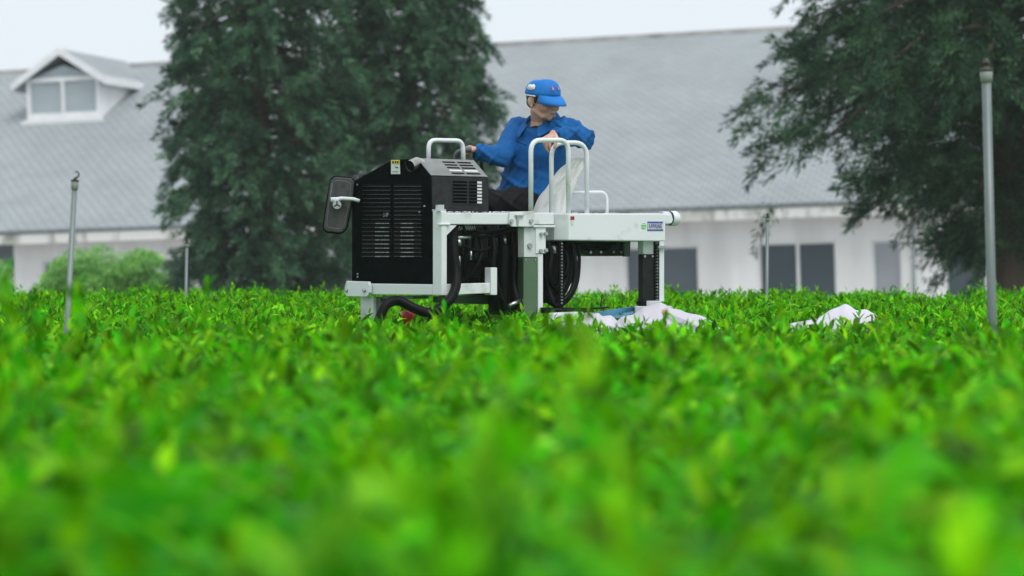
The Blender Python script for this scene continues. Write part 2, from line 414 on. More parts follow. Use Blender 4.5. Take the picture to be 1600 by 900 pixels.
for y0, y1, dens, nl, det in ((1.4, 5, 44, 4, True), (5, 8, 66, 4, True), (8, 11, 110, 4, True), (11, 15.5, 165, 4, True), (15.5, EDGE + .3, 170, 4, False)):
    area = (y1 - y0) * 2 * (.2117 * y1 + 1.6)
    x, y = wedge(int(area * dens), y0, y1, 1.6); k = keep(x, y); x, y = x[k], y[k]
    z = canopy(x, y) + rng.normal(.0, .040 if y1 < 9 else .027, len(x)) + .03 * (rng.uniform(0, 1, len(x)) > .93)
    shoots(x, y, z, nl, .082 if y1 < 7 else .074 if y1 < 9 else .066 if y1 < 12 else .058, det)
    mature(int(area * (95 if y1 < 7 else 170 if y1 < 9 else 220)), y0, y1, det)
    mature(int(area * (100 if y1 < 9 else 75)), y0, y1, det, True)
# a few taller shoots close to the camera
tx, ty, tz = [], [], []
for px, py, Y in ((8, 425, 6.2), (22, 462, 5.2), (125, 452, 6.0), (118, 470, 5.6), (322, 440, 7.4), (-10, 455, 5.0), (50, 492, 4.6), (905, 482, 10.2), (926, 487, 9.9), (1205, 498, 10.6), (245, 478, 8.0), (700, 488, 9.0), (1040, 505, 8.0)):
    p = P(px, py, Y)
    zc = float(canopy(np.array([p.x]), np.array([p.y]))[0])
    for h in np.arange(zc, p.z - .02, .045): tx.append(p.x + rng.normal(0, .006)); ty.append(p.y + rng.normal(0, .006)); tz.append(h)
    tx.append(p.x); ty.append(p.y); tz.append(p.z - .03)
shoots(np.array(tx), np.array(ty), np.array(tz), 3, .06, True, up=(50, 85))
# body of the bushes under the shoots, gap shade painted into its colour
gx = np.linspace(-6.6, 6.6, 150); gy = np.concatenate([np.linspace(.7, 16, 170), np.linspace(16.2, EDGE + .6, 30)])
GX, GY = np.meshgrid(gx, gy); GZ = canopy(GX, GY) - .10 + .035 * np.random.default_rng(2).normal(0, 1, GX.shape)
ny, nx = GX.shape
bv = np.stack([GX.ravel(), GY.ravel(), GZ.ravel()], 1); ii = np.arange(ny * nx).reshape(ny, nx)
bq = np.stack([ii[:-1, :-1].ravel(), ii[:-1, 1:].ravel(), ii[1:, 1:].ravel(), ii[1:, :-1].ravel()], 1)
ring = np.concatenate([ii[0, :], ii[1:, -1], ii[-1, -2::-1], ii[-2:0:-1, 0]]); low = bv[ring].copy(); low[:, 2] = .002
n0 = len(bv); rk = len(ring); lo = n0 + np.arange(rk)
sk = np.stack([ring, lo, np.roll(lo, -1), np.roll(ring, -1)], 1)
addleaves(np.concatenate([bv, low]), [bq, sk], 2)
me = mesh_np('tea_field', np.concatenate(Vs), Fs, Ms)
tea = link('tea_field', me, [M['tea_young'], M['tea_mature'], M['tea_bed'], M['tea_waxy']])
tag(tea, 'bright green tea bushes with fresh young shoots filling the foreground', 'tea bushes', kind='stuff')
Vs, Fs, Ms = [], [], []

# ------------------------------------------------------------------ trees
M['bark'] = mat('bark', (.10, .075, .055), .9, vary=.2, scale=6, bump=.03, stretch=(1, 1, .2))
M['needles'] = mat('needles', (.098, .220, .110), .6, vary=.2, scale=2.6, lo=.40, hi=.62, island=.5, trans=.12, col2=(.028, .076, .046), spec=.15)  # mist over the farther conifers is put into this lighter colour
M['needles_near'] = mat('needles_near', (.066, .155, .066), .6, vary=.2, scale=2.4, lo=.40, hi=.64, island=.5, trans=.12, col2=(.017, .048, .030), spec=.15)
M['shrub_leaf'] = mat('shrub_leaf', (.34, .70, .16), .5, vary=.15, scale=1.6, island=.3, trans=.3, col2=(.15, .40, .08))
def conifer(name, label, bx, by, H, prof, nlimb, seed, m, t0=.05, plume=.5, dens=80, ppl=8, droop=.55, sw=.030, sl=.15):
    r = np.random.default_rng(seed); root = empty(name, (bx, by, 0), label, 'tree')
    tr = MB(); tr.tube([(bx + .12 * math.sin(k * 1.3) * (k / 10), by, H * k / 10) for k in range(11)], [max(.03, .26 * (1 - k / 10.5)) for k in range(11)], 10)
    axs, bas, lens = [], [], []
    for i in range(nlimb):
        t = t0 + (1 - t0) * ((i + r.uniform(0, 1)) / nlimb) ** 1.0; az = i * 2.399 + r.uniform(-.5, .5)
        L = prof(t, az) * r.uniform(.62, 1.10)
        if L < .15: continue
        o = np.array([math.cos(az), math.sin(az), 0]); st = np.array([bx, by, t * H]); rise = r.uniform(.05, .45); dr = droop * r.uniform(.6, 1.3)
        bend = r.uniform(-.3, .3); sd = np.array([-o[1], o[0], 0])
        f = lambda s: st + o * L * s + sd * bend * L * s * s + np.array([0, 0, 1.]) * L * (rise * s - dr * s * s)
        tr.tube([f(s) for s in np.linspace(0, .92, 6)], [.05 * (1 - s) * (.4 + L / 3) + .008 for s in np.linspace(0, .92, 6)], 5, cap=False)
        n = max(2, int(ppl * L * r.uniform(.8, 1.2)))
        for s in np.sqrt(r.uniform(.05, 1, n)):
            q = f(s) + sd * r.normal(0, .20) * L * (1.05 - s) + np.array([0, 0, r.normal(0, .13) * min(L, 2.2)])
            ax = o * r.uniform(.3, 1) + sd * r.normal(0, .55) + np.array([0, 0, r.uniform(-.8, .7)])
            axs.append(ax); bas.append(q); lens.append(plume * r.uniform(.6, 1.25))
    tr.build('trunk', M['bark'], root)
    axs, bas, lens = unit(np.array(axs)), np.array(bas), np.array(lens)
    k = dens; N = len(axs) * k
    A, B, L = np.repeat(axs, k, 0), np.repeat(bas, k, 0), np.repeat(lens, k)
    q = r.uniform(0, 1, N); rad = unit(np.cross(A, unit(r.normal(0, 1, (N, 3)))))
    spread = (.25 * (1 - q) + .05) * L
    pos = B + A * (q * L)[:, None] + rad * (spread * r.uniform(0, 1, N))[:, None] - np.array([0, 0, 1]) * (q * q * L * .38)[:, None]
    d = A * .8 + rad * r.uniform(.2, .8, N)[:, None] + np.array([0, 0, -.25])
    ln = sl * r.uniform(.6, 1.3, N); wd = sw * r.uniform(.6, 1.3, N)
    V, fl = leaf_mesh(pos, d, r.normal(0, 1, (N, 3)), ln, wd, r.uniform(0, .2, N), False)
    me = mesh_np('crown', V, fl); o = link('crown', me, m); o.parent = root; o.matrix_parent_inverse = Matrix.Translation((-bx, -by, 0))
    return root
def prof1(t, az):                               # radius by height, left conifers
    return np.interp(t, [0, .08, .2, .35, .55, .8, 1], [.95, 1.05, 1.30, 1.40, 1.22, .82, .15])
bx, by = P(408, HOR, 36).x, 36.
conifer('conifer_tree', 'broad dark conifer with drooping branches, nearest the dormer', bx, by, 9.5, prof1, 320, 11, M['needles'], plume=.42, dens=110, ppl=8, sl=.10, sw=.021)
def prof2(t, az): return np.interp(t, [0, .08, .2, .35, .55, .8, 1], [.9, 1.0, 1.2, 1.3, 1.06, .7, .12])
conifer('conifer_tree', 'narrower dark conifer rising directly behind the black engine hood', P(640, HOR, 37.5).x, 37.5, 9.8, prof2, 280, 23, M['needles'], plume=.42, dens=110, ppl=8.5, sl=.10, sw=.021)
def prof3(t, az):
    a = np.interp(t, [0, .12, .2, .27, .36, .46, .6, .8, 1], [.5, .6, .9, 2.05, 2.75, 2.9, 2.6, 1.5, .2]); return a
conifer('conifer_tree', 'dark conifer with long sweeping branches and bare trunk base, behind the nearest pole', P(1576, HOR, 29).x, 29., 9.5, prof3, 300, 37, M['needles_near'], t0=.14, plume=.5, dens=110, ppl=7, droop=.42, sl=.10, sw=.017)

def shrub(name, label, px0, px1, ptop, Y, seed, nclump, m, group=None):
    r = np.random.default_rng(seed); a, c = P(px0, ptop, Y), P(px1, ptop, Y); cx, w, h = (a.x + c.x) / 2, (c.x - a.x) / 2, a.z
    root = empty(name, (cx, Y, 0), label, 'shrub', group)
    st = MB()
    C = []
    for i in range(nclump):
        u = r.uniform(-1, 1); el = r.uniform(.25, 1) ; az = r.uniform(0, 6.28)
        rr = r.uniform(.55, 1)
        p = np.array([cx + w * .97 * rr * math.cos(az) * math.sqrt(max(0, 1 - (el * .75) ** 2)), Y + w * .6 * rr * math.sin(az), h * (.30 + .62 * el * rr)]); C.append(p)
    for p in C[:14]: st.tube(smooth_path([(cx + r.normal(0, .06), Y + r.normal(0, .06), 0), (cx * .6 + p[0] * .4, Y * .6 + p[1] * .4, p[2] * .55), tuple(p)], 3), .018, 5)
    st.build('stem', M['bark'], root)
    k = 150; N = len(C) * k; B = np.repeat(np.array(C), k, 0); d0 = unit(r.normal(0, 1, (N, 3))); d0[:, 2] = np.abs(d0[:, 2]) * .9 - .1
    pos = B + d0 * (np.cbrt(r.uniform(.1, 1, N)) * .24)[:, None]
    V, fl = leaf_mesh(pos, d0 + r.normal(0, .5, (N, 3)), d0 + np.array([0, 0, .6]) + r.normal(0, .4, (N, 3)), r.uniform(.05, .10, N), r.uniform(.03, .05, N), r.uniform(0, .3, N), False)
    o = link('crown', mesh_np('crown', V, fl), m); o.parent = root; o.matrix_parent_inverse = Matrix.Translation((-cx, -Y, 0))
shrub('round_shrub', 'rounded light green shrub against the white wall below the dormer', 62, 282, 388, 41, 5, 190, M['shrub_leaf'])
shrub('round_shrub', 'light green shrub cut off at the far left edge of the photo', -110, 20, 402, 43, 6, 60, M['shrub_leaf'])
# ------------------------------------------------------------------ tea harvesting machine
PHI = R(35); BV = Vector((math.cos(PHI), math.sin(PHI), 0)); AV = Vector((-math.sin(PHI), math.cos(PHI), 0))
O = P(690, 461, 12.7); CAMP = Vector((0, 0, CZ))
def onp(px, py, n, d0):
    r = P(px, py, 10.) - CAMP; return CAMP + r * ((d0 - n.dot(CAMP)) / n.dot(r))
def onB(px, py, off=0.): return onp(px, py, AV, AV.dot(O) + off)     # right-hand side of the machine
def onA(px, py, off=0.): return onp(px, py, BV, BV.dot(O) + off)     # left-hand (radiator) side
def plB(b, pts, off, th):  b.poly_prism([onB(x, y, off) for x, y in pts], AV * th); return b
def plA(b, pts, off, th):  b.poly_prism([onA(x, y, off) for x, y in pts], BV * th); return b
def rect(x0, y0, x1, y1): return [(x0, y0), (x1, y0), (x1, y1), (x0, y1)]

M['white_paint'] = mat('white_paint', (.72, .745, .765), .38, vary=.05, scale=7, col2=(.40, .41, .36), lo=.24, hi=.44, bump=.0006, bscale=30)
M['white_dull'] = mat('white_dull', (.60, .63, .64), .5, vary=.12, scale=7)
M['hood_black'] = mat('hood_black', (.003, .004, .005), .34, vary=.3, scale=20, col2=(.006, .007, .008), spec=.0)
M['hood_side'] = mat('hood_side', (.030, .031, .034), .40, vary=.25, scale=25, col2=(.018, .019, .021), bump=.0008, bscale=60, spec=.2)
M['hood_top'] = mat('hood_top', (.22, .23, .225), .42, vary=.2, scale=12, col2=(.15, .155, .15))
M['recess'] = mat('recess', (.002, .002, .002), .6, vary=.2, spec=.05)  # black for print and spokes, and for shade drawn as slots and pipe mouth
M['lip'] = mat('lip', (.012, .014, .015), .28, vary=.3, scale=30, spec=.4)
M['lip_bright'] = mat('lip_bright', (.30, .33, .34), .35, vary=.3, scale=30)  # grey for print and chain pins, and for sky glints drawn on the grille
M['rubber'] = mat('rubber', (.004, .004, .005), .45, vary=.3, scale=12, spec=.12)
M['engine'] = mat('engine', (.004, .004, .005), .42, vary=.5, scale=14, col2=(.010, .010, .010), spec=.08)
M['steel'] = mat('steel', (.55, .57, .57), .3, metal=1, vary=.15, scale=14)
M['steel_dark'] = mat('steel_dark', (.030, .032, .034), .35, metal=.3, vary=.4, scale=6, col2=(.008, .008, .009), spec=.2)
M['steel_green'] = mat('steel_green', (.15, .23, .14), .24, metal=.7, vary=.25, scale=3, col2=(.08, .15, .08), stretch=(1, 1, .25))  # polished steel; green of the mirrored tea is put into the colour
M['green_grey'] = mat('green_grey', (.10, .15, .125), .5, vary=.2, scale=6)
M['exhaust'] = mat('exhaust', (.62, .59, .55), .33, metal=.85, vary=.2, scale=12)
M['lever_grey'] = mat('lever_grey', (.10, .11, .115), .45, vary=.1)
M['mirror_back'] = mat('mirror_back', (.07, .07, .072), .42, vary=.15, scale=30, bump=.0006, spec=.25)
M['sticker_white'] = mat('sticker_white', (.72, .74, .74), .4, vary=.05)
M['sticker_yellow'] = mat('sticker_yellow', (.75, .62, .02), .4, vary=.05)
M['red'] = mat('red', (.50, .012, .02), .35, vary=.15)
M['sign_blue'] = mat('sign_blue', (.025, .05, .30), .4, vary=.05)
M['sign_green'] = mat('sign_green', (.06, .62, .10), .4, vary=.05)
M['blue_cover'] = mat('blue_cover', (.05, .22, .34), .4, vary=.2, scale=6)
M['seat_black'] = mat('seat_black', (.02, .02, .02), .6, vary=.2)
WP = M['white_paint']

mc = empty('tea_harvester', (O.x + .5, O.y + .6, 0), 'white framed riding tea harvester with black engine hood and rails, man aboard', 'farm machine')
def bolt(b, c, n, r=.011, h=.012):
    c = Vector(c); n = Vector(n).normalized(); b.tube([c, c + n * h], r, 6)

# frame
b = MB()
plA(b, [(573, 443), (676, 444.5), (676, 461), (573, 460)], 0, .07)
plA(b, [(676, 330), (690, 330), (690, 461.5), (676, 461)], -.004, .034)

b.build('lower_frame', WP, mc, .004)
b = MB(); plB(b, rect(696.5, 332.5, 866, 350.5), 0, .07); b.build('top_beam', WP, mc, .004)
b = MB(); plB(b, [(697, 352), (714, 352), (697, 369)], .004, .03); b.build('gusset', WP, mc, .002); b = MB(); plB(b, rect(686, 349, 704, 351.5), -.012, .03); b.build('post_collar', WP, mc, .002)
b = MB(); plB(b, [(697, 444), (766, 442), (766, 458), (697, 461.5)], .02, .07); plB(b, rect(767, 418, 777, 461), .016, .06); b.build('cross_rail', WP, mc, .004)
b = MB(); plB(b, [(684, 463), (776, 461), (776, 476), (684, 473)], .35, .05); b.build('under_bar', M['green_grey'], mc, .003)
b = MB(); plA(b, [(541, 439), (575, 440), (577, 446), (577, 457), (573, 463.5), (541, 463), (538, 458), (538, 450)], -.022, .018); ep = b.build('end_plate', WP, mc, .003)
b = MB()
for x, y in ((542, 454), (570, 454)): b = MB(); bolt(b, onA(x, y, -.022), -BV); b.build('bolt', M['steel'], ep)
b = MB(); plB(b, [(797, 331), (834, 330), (836, 336), (835, 352), (831, 354.5), (800, 354), (796, 349)], -.018, .015); cp = b.build('clamp_plate', WP, mc, .003)
b = MB()
for x, y in ((798.5, 345.5), (829, 345.5)): b = MB(); bolt(b, onB(x, y, -.018), -AV, .012); b.build('bolt', M['steel'], cp)
b = MB(); plB(b, rect(808, 338, 811, 351), -.024, .006); plB(b, rect(806, 335.5, 819, 338), -.03, .011); b.build('clamp_tab', M['steel'], cp)

# hood
HF = [(550, 285), (612, 250), (650, 248.5), (672, 275), (674, 443), (550, 443)]
b = MB(); plA(b, HF, .02, .012); hf = b.build('radiator_panel', M['hood_black'], mc, .002)
HD = .368
b = MB(); pts = [onA(x, y, .034) for x, y in HF]; zlow = onB(700, 331).z
up = [Vector(p) for p in pts[:4]]; p4 = pts[4].copy(); p4.z = zlow; p5 = pts[5].copy(); p5.z = zlow
b.poly_prism(up + [p4, p5], BV * HD); hd = b.build('engine_hood', M['hood_side'], mc, .004)
b = MB(); b.poly_prism([p4 + Vector((0, 0, -.003)), p5 + Vector((0, 0, -.003)), pts[5], pts[4]], BV * .20); b.build('engine_block', M['engine'], mc)
# grille: slot shade as black strips, pressed lips, painted glints, two columns
b, b2, b3 = MB(), MB(), MB()
y = 287.
k = 0
while y < 402:
    for a, c in ((566, 609), (616, 658)):
        plA(b, rect(a, y, c, y + 3.4), .0165, .0035)
        plA(b2, rect(a - .5, y + 3.5, c + .5, y + 4.5), .012, .009)
        if y > 340 and k % 1 == 0:
            plA(b3, rect(586 if a < 600 else 626, y + 3.3, 607 if a < 600 else 646, y + 4.7), .009, .003)
    y += 6.45; k += 1
b.build('grille_slot', M['recess'], hf); b2.build('grille_lip', M['lip'], hf); b3.build('grille_highlight', M['lip_bright'], hf)
hf.children[2].name = 'grille_rivet_strip'  # no rivets here, strips that draw light and shade on the grille
b = MB()
for x, y in ((559, 288.5), (559.5, 428), (559.5, 432.5), (664, 322), (656, 331)): b = MB(); bolt(b, onA(x, y, .02), -BV, .005, .006); b.build('screw', M['steel'], hf)
# sloped top and side panels; black strips draw slot shade, white what shows through
e0, e1 = onA(650.5, 248.5, .034), onA(672.5, 275, .034)
tn = (BV.cross(e1 - e0)).normalized(); tn = tn if tn.z > 0 else -tn
b = MB(); b.poly_prism([e0 + tn * .002, e1 + tn * .002, e1 + BV * HD + tn * .002, e0 + BV * HD + tn * .002], tn * .004); tp = b.build('top_panel', M['hood_top'], mc, .001)
b, b2 = MB(), MB(); E = e1 - e0
for i in range(5):
    for j, (u0, u1) in enumerate(((.40, .62), (.66, .90))):
        v = .16 + i * .165
        q = lambda u, w: e0 + E * w + BV * HD * u + tn * .0065
        t = MB() ; bb_ = b2 if i == 3 else b
        bb_.poly_prism([q(u0, v), q(u1, v), q(u1, v + .075), q(u0, v + .075)], tn * .001)
b.build('slot', M['recess'], tp); b2.build('slot_gap', M['sticker_white'], tp)
f0 = onA(673, 275.5, .034); f1 = f0.copy(); f1.z = zlow
b = MB(); b.poly_prism([f0 - AV * .002, f1 - AV * .002, f1 + BV * HD - AV * .002, f0 + BV * HD - AV * .002], -AV * .004); sp_ = b.build('side_panel', M['hood_side'], mc, .001)
b, b2, b3 = MB(), MB(), MB(); Hh = f0.z - f1.z
for i in range(7):
    z0 = f0.z - Hh * (.11 + .093 * i)
    for j, (u0, u1) in enumerate(((.37, .62), (.66, .79), (.80, .88))):
        q = lambda u, z: f0 * 1 + BV * HD * u + Vector((0, 0, z - f0.z)) - AV * .0065
        (b2 if j == 2 else b).poly_prism([q(u0, z0), q(u1, z0), q(u1, z0 - .011), q(u0, z0 - .011)], -AV * .001)
        if j < 2: b3.poly_prism([q(u0, z0 - .011), q(u1, z0 - .011), q(u1, z0 - .016), q(u0, z0 - .016)], -AV * .006)
b.build('louvre_slot', M['recess'], sp_); b2.build('louvre_gap', M['sticker_white'], sp_); b3.build('louvre_lip', M['hood_side'], sp_)
b = MB(); plB(b, rect(683, 319, 695, 327), -.005, .003) if False else None
plB(b, rect(684, 320, 694, 327), .014, .02); plB(b, rect(680, 327, 697, 329.8), .008, .03); b.build('hinge', M['white_dull'], mc)
# exhaust
b = MB(); ex0 = onA(648, 262, .03); exd = (BV * -.75 + AV * .42 + Vector((0, 0, -.02))).normalized()
ex1 = P(640.5, 259.5, ex0.y - .075); exs = P(651, 254.5, ex0.y - .03)
b.tube([P(660, 259, ex0.y + .02), exs, ex1], [.033, .031, .031], 14, cap=False); xo = b.build('exhaust_pipe', M['exhaust'], mc)
b = MB(); dd = (ex1 - exs).normalized(); b.tube([ex1 - dd * .03, ex1 - dd * .006], .0285, 14); b.build('pipe_mouth', M['recess'], xo)
b = MB(); b.tube([P(655, 262, ex0.y + .005), P(653, 261, ex0.y - .01)], .036, 14); b.build('pipe_collar', M['steel_dark'], xo)
b = MB(); plA(b, [(611, 250), (624, 250), (625, 272), (611, 272)], .008, .002); st = b.build('warning_sticker', M['sticker_white'], mc)
b = MB(); plA(b, [(611.5, 250.5), (624.3, 250.5), (624.4, 256.5), (611.5, 256.5)], .006, .0015); b.build('sticker_band', M['sticker_yellow'], st)
b = MB(); plA(b, [(616, 260), (619, 261), (622, 261.5), (622, 263), (619, 262.5)], .006, .0015); plA(b, rect(613, 251.7, 615, 255.3), .0045, .001); plA(b, rect(617, 251.7, 619, 255.3), .0045, .001); plA(b, rect(620.5, 251.7, 622.5, 255.3), .0045, .001); plA(b, rect(613, 268, 622, 268.7), .006, .0015); b.build('sticker_print', M['recess'], st)
# text helper
def text(name, s, size, loc, xdir, zdir, m, parent, depth=.001, sx=1.):
    cu = bpy.data.curves.new(name, 'FONT'); cu.body = s; cu.size = size; cu.extrude = depth; cu.align_x = 'CENTER'; cu.align_y = 'CENTER'; cu.resolution_u = 3
    t = bpy.data.objects.new('tmp', cu); COL.objects.link(t); dg = bpy.context.evaluated_depsgraph_get()
    me = bpy.data.meshes.new_from_object(t.evaluated_get(dg)); bpy.data.objects.remove(t)
    x = Vector(xdir).normalized(); z = Vector(zdir).normalized(); n = x.cross(z)
    mm = Matrix((x * sx, z, n)).transposed().to_4x4(); mm.translation = loc
    me.transform(mm); me.name = name
    o = link(name, me, m, parent); return o
text('lettering', '5 8P', .030, onA(603, 336, .007), -AV, (0, 0, 1), M['lip_bright'], hf)
# mirror
YM = 13.42
mp = [(517, 281), (523, 276), (549, 278), (554, 284), (552, 302), (541, 357), (534, 364), (510, 362), (505.5, 356), (509, 328)]
ring_ = round_path([P(x, y, YM) for x, y in mp] + [P(*mp[0], YM)], .02, 3)
b = MB(); b.poly_prism([P(x, y, YM - .012) for x, y in mp], (0, .03, 0)); mr = b.build('mirror', M['mirror_back'], mc, .008)
b = MB(); b.tube(ring_, .008, 8); b.build('mirror_rim', M['rubber'], mr)
b = MB(); b.tube([p + Vector((0, -.010, 0)) for p in round_path([P(529.5 + (x - 529.5) * .8, 320 + (y - 320) * .86, YM) for x, y in mp + mp[:1]], .02, 3)], .0035, 6); b.build('pressed_bead', M['lever_grey'], mr)
b = MB(); b.tube([P(517, 312, YM - .03), P(527, 312, YM - .03), P(533, 310, YM - .03), P(552, 311, 13.36), P(562, 314, 13.36)], [.014, .014, .011, .010, .010], 10); b.build('mirror_bracket', WP, mr)
b = MB(); kc = P(527, 320, YM - .035); b.tube([kc, kc + Vector((0, -.02, 0))], .024, 14); kb = b.build('bracket_knob', M['steel'], mr)
b = MB(); 
for i in range(3):
    a = R(90 + 120 * i); b.beam(kc + Vector((0, -.022, 0)), kc + Vector((math.cos(a) * .02, -.022, math.sin(a) * .02)), .006, .006, (0, 1, 0))
b.build('knob_spoke', M['recess'], mr)
# hand rails
def hoop(name, pts, Y, r, rad=.04):
    b = MB(); b.tube(round_path([P(x, y, Y + .0024 * (x - pts[0][0])) for x, y in pts], rad, 6), r, 12); return b.build(name, WP, mc)
YH1, YH2 = 13.035, 13.20
hoop('grab_rail', [(829.5, 340), (829.5, 219), (888, 219), (888, 340)], YH1, .0135, .065)
hoop('grab_rail', [(861.5, 345), (861.5, 223), (917, 223), (917, 345)], YH2, .0130, .085)
hoop('low_rail', [(886, 301), (948, 300), (948.5, 345)], 13.62, .0095, .05)
hoop('front_rail', [(669.5, 262), (670, 219), (723, 220), (724.5, 262)], 13.30, .0125, .045)
b = MB(); b.tube(smooth_path([P(714, 272, 13.62), P(713, 248, 13.6), P(716, 239, 13.58), P(724, 235.5, 13.56), P(737, 233.5, 13.56)], 5), .0165, 10); b.build('steering_lever', M['lever_grey'], mc)
b = MB(); b.tube([P(752, 246, 13.75), P(753, 300, 13.75)], .012, 8); b.build('console_post', M['rubber'], mc)
# seat under the driver
b = MB(); b.poly_prism([P(775, 330, 13.35), P(850, 330, 13.35), P(850, 330, 13.85), P(775, 330, 13.85)], (0, 0, -.06)); b.poly_prism([P(790, 333, 13.5), P(832, 333, 13.5), P(832, 333, 13.75), P(790, 333, 13.75)], (0, 0, -.35)); b.build('seat', M['seat_black'], mc, .015)

# lift leg nearest the camera
b = MB(); plB(b, [(819, 355.5), (837, 355.5), (841, 402), (819, 402)], .002, .06); b.build('leg_head', M['white_dull'], mc, .003)
b = MB(); plB(b, rect(837.5, 352, 853, 396), -.004, .05); plB(b, rect(834, 352, 868, 355.4), -.012, .05); lb = b.build('leg_bracket', WP, mc, .003)
b = MB()
for x, y in ((845, 366), (852, 365), (844, 392), (852, 391)): b = MB(); bolt(b, onB(x, y, -.004), -AV, .011, .014); b.build('bolt', M['steel'], lb)
b = MB(); bolt(b, onB(827, 384, .002), -AV, .015, .012); b.build('bolt', M['steel'], lb)
b = MB(); zb = .04
p0, p1 = onB(818, 403, .0), onB(840, 403, .0)
b.poly_prism([p0, p1, Vector((p1.x, p1.y, zb)), Vector((p0.x, p0.y, zb))], AV * .05); lg = b.build('lift_leg', M['steel_green'], mc, .002)
b = MB(); p0, p1 = onB(841, 397, -.006), onB(848.5, 397, -.006); b.poly_prism([p0, p1, Vector((p1.x, p1.y, zb)), Vector((p0.x, p0.y, zb))], AV * .05); b.build('leg_edge', WP, mc, .002)
b = MB()
for x, y in ((821, 406), (836, 406)): b = MB(); bolt(b, onB(x, y, 0), -AV, .005, .005); b.build('screw', M['steel'], lg)

# deck box with its chamfered end, markings and roller
c0 = [onB(866, 350, .02), onB(889, 350, -.06), onB(1040, 350, -.06)]
c0 += [c0[2] + AV * .5, c0[0] + AV * .42]
zt = lambda p, y: CZ - (y - HOR) / F * p.y
top = [Vector((p.x, p.y, zt(p, 333.5))) for p in c0[:3]] + [Vector((p.x, p.y, zt(c0[2], 333.5))) for p in c0[3:]]
b = MB(); V = [b.bm.verts.new(p) for p in top]; W = [b.bm.verts.new(Vector((p.x, p.y, zt(c0[1], 375.5)))) for p in top]
b.bm.faces.new(V); b.bm.faces.new(W[::-1])
for i in range(5): b.bm.faces.new((V[i], W[i], W[(i + 1) % 5], V[(i + 1) % 5]))
dk = b.build('deck_box', WP, mc, .006)
b = MB()
r_ = random.Random(4)
for i in range(36):
    t = r_.random(); q = r_.random(); p = top[1].lerp(top[2], t) + AV * (.01 + .3 * q * q); p.z = top[1].lerp(top[2], t).z + .003
    b.ball(p, 1, 1, Matrix.Diagonal((r_.uniform(.003, .012), r_.uniform(.003, .012), r_.uniform(.001, .004), 1)))
for i in range(40):
    t = r_.random(); p = onB(697, 332.3, .0).lerp(onB(800, 332.3, 0), t) + AV * (.005 + .06 * r_.random()); p.z += .003
    b.ball(p, 1, 1, Matrix.Diagonal((r_.uniform(.004, .014), r_.uniform(.004, .012), r_.uniform(.001, .006), 1)))
b.build('leaf_debris', M['white_dull'], mc); mc.children[-1]['kind'] = 'stuff'
b = MB(); plB(b, rect(892, 338, 897.5, 343.5), -.0635, .003); b.build('warning_mark', M['red'], dk)
b = MB(); plB(b, [(892.5, 344), (897, 344), (895.5, 352), (894, 352)], -.0635, .003); b.build('mark_pointer', M['sticker_white'], dk)
b = MB(); c = onB(1006, 353, -.0615)
b.tube([c, c - AV * .002], .0155, 20); gr = b.build('round_emblem', M['sign_green'], dk)
b = MB(); plB(b, rect(1002.6, 350.4, 1009.4, 351.6), -.0645, .001); plB(b, rect(1002.6, 354.4, 1009.4, 355.6), -.0645, .001); b.build('emblem_bars', M['sticker_white'], dk)
b = MB(); plB(b, rect(1012, 346.2, 1036.2, 360.4), -.0632, .003); b.build('name_plate', M['sign_blue'], dk)
b = MB(); plB(b, rect(1012.2, 348.5, 1036, 358.3), -.0642, .001); b.build('plate_field', M['sticker_white'], dk)
text('lettering', 'KAWASAKI', .045, onB(1024.1, 353.2, -.0655), BV, (0, 0, 1), M['sign_blue'], dk, .0008, .42)
b = MB(); q0 = onB(1036, 341, .10); b.tube([q0 - BV * .02, q0 + BV * .035], .040, 24); rl = b.build('roller', M['white_dull'], mc)
b = MB(); b.tube([q0 + BV * .036, q0 + BV * .047], .041, 24); b.build('roller_ring', M['rubber'], rl)
b = MB(); b.tube([q0 + BV * .047, q0 + BV * .085, q0 + BV * .10, q0 + BV * .105], [.043, .043, .036, .01], 24); b.build('roller_cap', WP, rl)
b = MB(); plB(b, [(1036, 333.5), (1050, 336), (1052, 343), (1050, 349), (1040, 350)], -.02, .05); b.build('roller_bracket', WP, mc, .004)

# right-hand leg with its chain
b = MB(); plB(b, rect(1005, 376.5, 1023, 397), .03, .05); plB(b, rect(1030.5, 376.5, 1038, 471), .02, .05); b.build('rear_leg', WP, mc, .003)
b = MB(); p0, p1 = onB(1004, 397.5, .025), onB(1022, 397.5, .025); b.poly_prism([p0, p1, Vector((p1.x, p1.y, .04)), Vector((p0.x, p0.y, .04))], AV * .04); b.build('rear_leg_panel', M['steel_dark'], mc, .002)
b = MB()
for x, y in ((1007, 400.5), (1019, 400.5), (1033, 386)): b = MB(); bolt(b, onB(x, y, .018), -AV, .007, .006); b.build('bolt', M['steel'], mc)
b = MB(); plB(b, rect(1029, 384, 1040.5, 388), .0, .03); b.build('leg_clip', M['steel'], mc)
def chain(x, y0, y1, off, half):
    b = MB(); y = y0
    while y < y1:
        plB(b, rect(x - half, y, x + half, y + 2.5), off, .012); plB(b, rect(x - half, y + 2.5, x - half * .45, y + 4.8), off + .002, .008); plB(b, rect(x + half * .45, y + 2.5, x + half, y + 4.8), off + .002, .008); y += 4.9
    o = b.build('drive_chain', M['rubber'], mc)
    b = MB(); y = y0
    while y < y1: bolt(b, onB(x, y + 3.6, off + .003), -AV, .0048, .008); y += 4.9
    b.build('chain_pin', M['lip_bright'], o)
chain(1026.3, 376.5, 470, .02, 3.6)
chain(877, 377, 472, -.03, 3.2)

